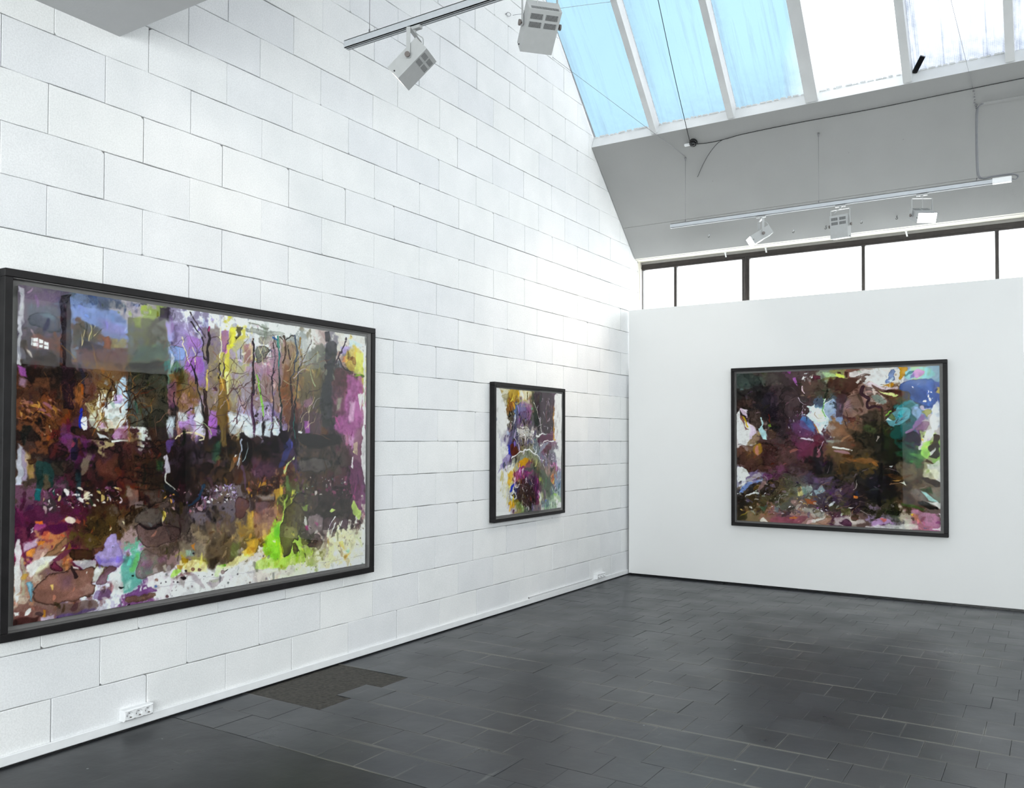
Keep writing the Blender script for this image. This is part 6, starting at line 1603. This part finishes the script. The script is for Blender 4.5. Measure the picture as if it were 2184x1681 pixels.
# ================================================================ socket strips
def socket_strip(y0, z0, Ly, label):
    """local x along the wall, y up, z out of the wall"""
    root = thing('socket_strip', (0, 0, 0), label, 'socket', 'triple socket strips on the skirting'); root.matrix_world = wall_matrix(y0, z0)
    H, D = .058, .044; b = .006; n = 24; body = MB()
    # sides: a shell tapering a little to the front
    back = [(0, 0, .0005), (Ly, 0, .0005), (Ly, H, .0005), (0, H, .0005)]; mid = [(0, 0, D - b), (Ly, 0, D - b), (Ly, H, D - b), (0, H, D - b)]; fr = [(b, b, D), (Ly - b, b, D), (Ly - b, H - b, D), (b, H - b, D)]
    body.add(back + mid + fr, [(3, 2, 1, 0)] + [(i, (i + 1) % 4, 4 + (i + 1) % 4, 4 + i) for i in range(4)] + [(4 + i, 4 + (i + 1) % 4, 8 + (i + 1) % 4, 8 + i) for i in range(4)])
    cell = (Ly - 2 * b) / 3; R = .0195
    for k in range(3):
        cx, cyy = b + cell * (k + .5), H / 2; ring = []; sq = []
        for i in range(n):
            t = 2 * math.pi * (i + .5) / n; c, s = math.cos(t), math.sin(t); q = max(abs(c) / (cell / 2), abs(s) / (H / 2 - b))
            ring.append((cx + R * c, cyy + R * s, D)); sq.append((cx + c / q, cyy + s / q, D))
        body.add(ring + sq, [(i, n + i, n + (i + 1) % n, (i + 1) % n) for i in range(n)])
    body.build('housing', M_whiteplastic, root)
    for k in range(3):
        cx, cyy = b + cell * (k + .5), H / 2
        well = MB(); ring = [(cx + R * math.cos(2 * math.pi * (i + .5) / n), cyy + R * math.sin(2 * math.pi * (i + .5) / n)) for i in range(n)]
        well.add([(x, y, D) for x, y in ring] + [(x, y, D - .015) for x, y in ring], [(i, (i + 1) % n, n + (i + 1) % n, n + i) for i in range(n)] + [tuple(range(n, 2 * n))])
        w = well.build('socket_well', M_whiteplastic, root)
        a = math.radians(35)
        for s in (-1, 1): MB().cyl((cx + s * .0095 * math.cos(a), cyy + s * .0095 * math.sin(a), D - .0155), (cx + s * .0095 * math.cos(a), cyy + s * .0095 * math.sin(a), D - .0146), .0027, 10).build('pin_hole', M_sockhole, w)
        for s in (-1, 1): MB().box(cx - s * .0178 * math.sin(a) - .003, cx - s * .0178 * math.sin(a) + .003, cyy + s * .0178 * math.cos(a) - .0025, cyy + s * .0178 * math.cos(a) + .0025, D - .014, D - .003).build('earth_clip', M_knob, w)
socket_strip(2.700, .0565, .172, 'white triple socket strip on the skirting below the largest painting')
socket_strip(8.130, .0565, .200, 'white triple socket strip on the skirting near the partition corner')

# ================================================================ spotlight tracks
RZ = 3.735
def track(y, x0, x1, label, wires, feed=None):
    root = thing('light_track', (x0, y, RZ), label, 'light track', 'suspended light tracks')
    Lx = x1 - x0; h, w = .021, .018
    MB().box(0, Lx, -w, -w + .004, -h, h).box(0, Lx, w - .004, w, -h, h).box(0, Lx, -w, w, h - .004, h).box(0, Lx, -w, -w + .010, -h, -h + .004).box(0, Lx, w - .010, w, -h, -h + .004).build('rail', M_rail, root)
    MB().box(.002, Lx - .002, -w + .005, w - .005, -h + .012, h - .005).build('conductor_groove', M_sockhole, root)
    MB().bbox(-.004, .0005, -w - .0005, w + .0005, -h - .0005, h + .0005, .001).build('end_cap', M_rail, root)
    for x, top in wires:
        wr = MB().cyl((x - x0, 0, h), (x - x0, 0, top - RZ), .0016, 6).build('suspension_wire', M_steel, root)
        MB().cyl((x - x0, 0, h), (x - x0, 0, h + .026), .0045, 8).build('wire_grip', M_steel, wr)
        MB().cyl((x - x0, 0, top - RZ - .035), (x - x0, 0, top - RZ - .002), .0055, 8).ball((x - x0, 0, top - RZ - .005), .011, 8, 5).build('ceiling_anchor', M_steel, wr)
    if feed:
        MB().bbox(feed - x0, Lx + .012, -w - .002, w + .002, -h - .002, h + .003, .002).build('feed_box', M_whiteplastic, root)
    return root
track(3.51, .803, 6.2, 'pale grey light track near the camera, hung in front of the block wall', [(.973, 4.70), (3.0, 4.70), (5.2, 4.70)])
track(8.30, .802, 3.83, 'pale grey light track hung under the sloping ceiling before the high window', [(.958, 4.421), (2.274, 4.421), (3.582, 4.421)], feed=3.70)

def spotlight(x, y, aim, tilt, label, lit, watts, col, spread=70, warm=False):
    """thing base = where the adapter meets the rail; local x is the pivot axis, local y the aim seen from above"""
    rz = math.atan2(-aim[0], aim[1]); top = RZ - .021
    root = thing('track_spotlight', (x, y, top), label, 'spotlight', 'box shaped track spotlights', rz)
    W, T, Ln = .160, .088, .212; piv = .092; PZ = -.190
    ad = MB(); Ma = Matrix.Rotation(-rz, 4, 'Z')
    ad.bbox(-.045, .045, -.015, .015, -.018, -.0005, .002, Ma); ad.cyl((0, 0, -.018), (0, 0, -.036), .011, 12); ad.cyl((.03, 0, -.024), (.045, 0, -.030), .004, 6)
    ad.build('track_adapter', M_lampw, root)
    yk = MB(); hw = W / 2 + .0075; ztop = -.040
    yk.bbox(-hw, hw, -.011, .011, ztop - .003, ztop, .001)
    for s in (-1, 1): yk.bbox(s * hw - .0018, s * hw + .0018, -.011, .011, PZ - .014, ztop, .0008)
    yk.build('yoke', M_lampw, root)
    for s in (-1, 1):
        MB().cyl((s * (hw + .001), 0, PZ), (s * (hw + .010), 0, PZ), .005, 8).cyl((s * (hw + .009), 0, PZ), (s * (hw + .018), 0, PZ), .0145, 12).build('knob', M_knob, root)
    # tilting housing
    hs = MB(); z1 = piv; z0 = piv - Ln; t = .0022
    hs.box(-W / 2, W / 2, -T / 2, -T / 2 + t, z0, z1).box(-W / 2, W / 2, T / 2 - t, T / 2, z0, z1).box(-W / 2, -W / 2 + t, -T / 2 + t, T / 2 - t, z0, z1).box(W / 2 - t, W / 2, -T / 2 + t, T / 2 - t, z0, z1).box(-W / 2 + t, W / 2 - t, -T / 2 + t, T / 2 - t, z1 - t, z1)
    H = hs.build('housing', M_lampw, root); H.location = (0, 0, PZ); H.rotation_euler = (math.pi / 2 - math.radians(tilt), 0, 0)
    for fs in (-1, 1):
        for gx in (-1, 1):
            for gz in (0, 1):
                vg = MB(); cx = gx * .037; zc = z1 - .034 - gz * .040; yf = fs * (T / 2 + .0004)
                vg.box(cx - .030, cx + .030, min(yf, yf - fs * .0008), max(yf, yf - fs * .0008), zc - .0135, zc + .0135)
                vo = vg.build('vent', M_vent, H); sl = MB()
                for k in range(10):
                    xk = cx - .030 + .060 * (k + .5) / 10; sl.box(xk - .0014, xk + .0014, min(yf, yf + fs * .0009), max(yf, yf + fs * .0009), zc - .0135, zc + .0135)
                sl.build('slats', M_slat, vo)
    bv = MB(); bs = MB()
    bv.box(-W / 2 + .012, W / 2 - .012, -T / 2 + .008, -T / 2 + .030, z1 + .0001, z1 + .0006)
    for k in range(25): xk = -W / 2 + .012 + (W - .024) * (k + .5) / 25; bs.box(xk - .0013, xk + .0013, -T / 2 + .008, -T / 2 + .030, z1 + .0003, z1 + .0013)
    b_ = bv.build('vent', M_vent, H); bs.build('slats', M_slat, b_)
    MB().box(-W / 2 + .004, W / 2 - .004, -T / 2 + .004, T / 2 - .004, z0 + .0005, z0 + .003).build('lens', (M_warm if warm else M_lit) if lit else M_lens, H)
    for s in (-1, 1): MB().cyl((s * W / 2, 0, z0 + .014), (s * (W / 2 + .004), 0, z0 + .014), .004, 8).build('screw', M_vent, H)
    cb = MB().tube(curve_pts([(.0, -.004, -.030), (-.02, -.035, -.060), (-.03, -.06, -.085), (-.028, math.sin(math.radians(90 - tilt)) * -.08, PZ + math.cos(math.radians(90 - tilt)) * .088)]), .003, 6); cb.build('lead', M_lampw, root)
    if lit:
        ld = bpy.data.lights.new('spotlight_beam', 'SPOT'); ld.energy = watts; ld.color = col; ld.spot_size = math.radians(spread); ld.spot_blend = .8; ld.shadow_soft_size = .05
        lo = bpy.data.objects.new('spotlight_beam', ld); C.objects.link(lo); lo.parent = H; lo.location = (0, 0, z0 - .004)
    return root
WARM = (1.0, .86, .72)
spotlight(1.288, 3.51, (-.95, -.32), 42, 'lit spotlight with four square vents near the end of the near track', True, 9, WARM, 95, warm=True)
spotlight(2.060, 3.51, (-.74, .68), 38, 'unlit spotlight seen from below with rows of slots, at the top edge beside the skylight', False, 0, WARM)
spotlight(1.730, 8.30, (-.86, -.50), 32, 'lit spotlight aimed at the block wall, leftmost on the far track', True, 70, WARM, 80)
spotlight(2.466, 8.30, (.15, 1.0), 84, 'unlit spotlight hanging straight down in the middle of the far track', False, 0, WARM)
spotlight(3.154, 8.30, (.48, -.87), 26, 'lit spotlight with its lens facing the room, rightmost on the far track', True, 22, WARM, 85)

# ================================================================ wires and cables
def cable(name, pts, r, mat, label, cat, group=None, per=8):
    P = curve_pts(pts, per); o = MB().tube([p - P[0] for p in P], r, 6).build(name, mat); o.location = P[0]
    return tag(o, label, cat, group)
def on_slope(t, x, off=.004):
    a = along(SL0, SL1, t); return (x, a[0] - sn.y * off, a[1] - sn.z * off)
t_of = lambda y: (y - SL0[0]) / (SL1[0] - SL0[0])
# tension wire from the block wall to the track anchor
cable('tension_wire', [(.002, 7.232, 5.281), (.962, 8.286, 4.430)], .0018, M_steel, 'thin steel wire stretched from the block wall across the skylight corner to the sloping ceiling', 'wire')
kn = thing('wire_clamp', on_slope(t_of(8.285), .935, .006), 'small dark clamp with a loose wire end on the stretched wire', 'clamp')
MB().ball((0, 0, .018), .008, 8, 5).build('clamp_body', M_steel, kn); MB().tube(curve_pts([(0, 0, .018), (-.05, .0, .02), (-.085, .0, .006)]), .0014, 5).build('wire_tail', M_steel, kn)
# wire with a snap hook behind the near spotlight
cable('hook_wire', [(.03, 6.46, 5.362), (.40, 6.80, 5.48), (.690, 7.105, 5.585)], .0018, M_steel, 'thin wire running from the snap hook to the first rafter', 'wire')
hk = thing('snap_hook', (.002, 6.384, 5.348), 'small steel snap hook on the block wall beside the upper spotlight', 'hook')
MB().cyl((0, 0, 0), (.014, 0, 0), .004, 8).build('eye_screw', M_steel, hk)
MB().tube([(.014 + .012 * math.sin(t) , .028 - .030 * math.cos(t), .005 + .010 * math.sin(t)) for t in (2 * math.pi * i / 14 for i in range(14))], .0026, 6, True).build('hook_loop', M_steel, hk)
# black junction with its cables
jb = thing('black_junction', on_slope(t_of(8.185), 1.090, 0), 'round black junction fitting on the sloping ceiling just under the skylight', 'junction')
MB().cyl((0, -.004 * sn.y, -.004 * sn.z), (0, -.032 * sn.y, -.032 * sn.z), .042, 18, .036).ball((0, -.034 * sn.y, -.034 * sn.z), .032, 14, 8, (1, .8, .8)).build('fitting_body', M_blackp, jb)
MB().bbox(-.095, -.03, -.012, .012, -.03, -.006, .003).build('side_tab', M_whiteplastic, jb)
cable('black_cable', [(1.060, 8.150, 4.535), (1.100, 7.632, 5.020), (1.150, 7.144, 5.475), (1.21, 6.5, 6.10), (1.24, 6.0, 6.62)], .0036, M_blackp, 'black cable climbing along the skylight from the black junction towards the ridge', 'cable')
cable('black_cable', [on_slope(t_of(8.205), 1.12), on_slope(t_of(8.213), 1.25), on_slope(t_of(8.208), 1.42), on_slope(t_of(8.196), 1.60), on_slope(t_of(8.190), 2.1), on_slope(t_of(8.193), 2.765), on_slope(t_of(8.186), 3.4), on_slope(t_of(8.180), 3.94), on_slope(t_of(8.175), 5.2)], .0036, M_blackp, 'black cable running level along the top of the sloping ceiling', 'cable')
cable('loose_cable_end', [on_slope(t_of(8.200), 1.50, .007), on_slope(t_of(8.215), 1.36, .007), on_slope(t_of(8.28), 1.24, .007), on_slope(t_of(8.37), 1.13, .006), on_slope(t_of(8.478), 1.024, .006)], .0026, M_blackp, 'loose thin cable end curving down the sloping ceiling below the black junction', 'cable')
cable('hanging_wire', [(3.46, 7.583, 5.048), on_slope(t_of(8.210), 3.572, .004)], .0015, M_steel, 'thin wire dropping over the grimy skylight pane to the anchor chain', 'wire')
ch = thing('anchor_chain', on_slope(t_of(8.205), 3.572, .004), 'short dark chain of clamps on the sloping ceiling above the grey cables', 'anchor')
for i in range(5):
    q = Vector((.004 * (i % 2), .02 * i, -.018 * i)); MB().ball(q, .0075 if i % 2 == 0 else .005, 8, 5).build('chain_link', M_steel, ch)
# surface conduit and the two grey cables
cd = thing('surface_conduit', on_slope(t_of(8.300), 3.622, 0), 'white surface conduit running right along the sloping ceiling', 'conduit')
MB().prism([(sd.y * a - sn.y * b, sd.z * a - sn.z * b) for a, b in ((-.013, .0), (.013, .0), (.013, .016), (-.013, .016))], 0, 4.6).build('conduit_body', M_ceil, cd)
MB().prism([(sd.y * a - sn.y * b, sd.z * a - sn.z * b) for a, b in ((-.009, .003), (.009, .003), (.009, .013), (-.009, .013))], -.001, .0005).build('open_end', M_vent, cd)
for k, (dx, lab) in enumerate(((0.0, 'left one of two grey cables dropping from the conduit to the feed box'), (.012, 'right one of two grey cables dropping from the conduit to the feed box'))):
    pc = cable('power_cable', [(3.628 + dx, 8.290, 4.412), (3.600 + dx * .6, 8.296, 4.395), (3.583 + dx, 8.285, 4.34), (3.580 + dx * .9, 8.285, 4.12), (3.582 + dx, 8.285, 3.92), (3.592 + dx, 8.285, 3.80), (3.625 + dx, 8.285, 3.768), (3.70, 8.285, 3.770 + dx * .4), (3.80 + dx, 8.290, 3.772 + dx * .4), (3.868 + dx * .5, 8.296, 3.765), (3.885 + dx * .6, 8.30, 3.745), (3.872, 8.30, 3.728 - dx * .3), (3.843, 8.30, 3.735 - dx * .6)], .005, M_cable, lab, 'cable', 'grey power cables')
    pc.location.y -= .012 * k
# loose hooks, plugs and clips along the foot of the slope
hooks = [(.96, 9.015, 'plug with a pale thread, leftmost of the row under the sloping ceiling'), (1.849, 9.072, 'wall plug in the sloping ceiling right of the lit left spotlight'), (2.172, 9.075, 'hook in the sloping ceiling left of the hanging unlit spotlight'), (2.517, 9.065, 'hook in the sloping ceiling right of the hanging unlit spotlight'), (2.841, 9.067, 'pair of bent nails in the sloping ceiling left of the lit right spotlight')]
for i, (x, y, lab) in enumerate(hooks):
    r_ = thing('ceiling_hook', on_slope(t_of(y), x, 0), 'tiny dark ' + lab, 'hook', 'hooks left in the sloping ceiling')
    MB().cyl((0, 0, 0), (-sn.y * .02 * Vector((0, 1, 0)).y * 0, -sn.y * .026, -sn.z * .026), .0045, 8).build('shank', M_whiteplastic if i in (0, 1, 3) else M_steel, r_)
    MB().tube([(.009 * math.sin(t), -sn.y * .026 - .004, -sn.z * .026 + .009 * math.cos(t) - .009) for t in (.2 + 4.6 * k / 9 for k in range(10))], .0022, 5).build('hook_end', M_vent, r_)
clips = [(1.037, 'left'), (1.486, 'middle'), (2.888, 'right')]
for i, (x, lab) in enumerate(clips):
    r_ = thing('window_clip', (x, 9.318, 3.625), 'small white clip hanging at the window head, %s one of three' % lab, 'clip', 'white clips at the window head')
    MB().add([(-.008, -.012, 0), (.008, -.012, 0), (.020, -.016, -.055), (.004, -.016, -.055), (-.008, -.009, 0), (.008, -.009, 0), (.020, -.013, -.055), (.004, -.013, -.055)], [(3, 2, 1, 0), (4, 5, 6, 7), (0, 1, 5, 4), (2, 3, 7, 6), (1, 2, 6, 5), (3, 0, 4, 7)]).build('clip_leaf', M_trim, r_)
    MB().box(-.012, .012, -.014, .004, -.004, .002).build('clip_foot', M_trim, r_)
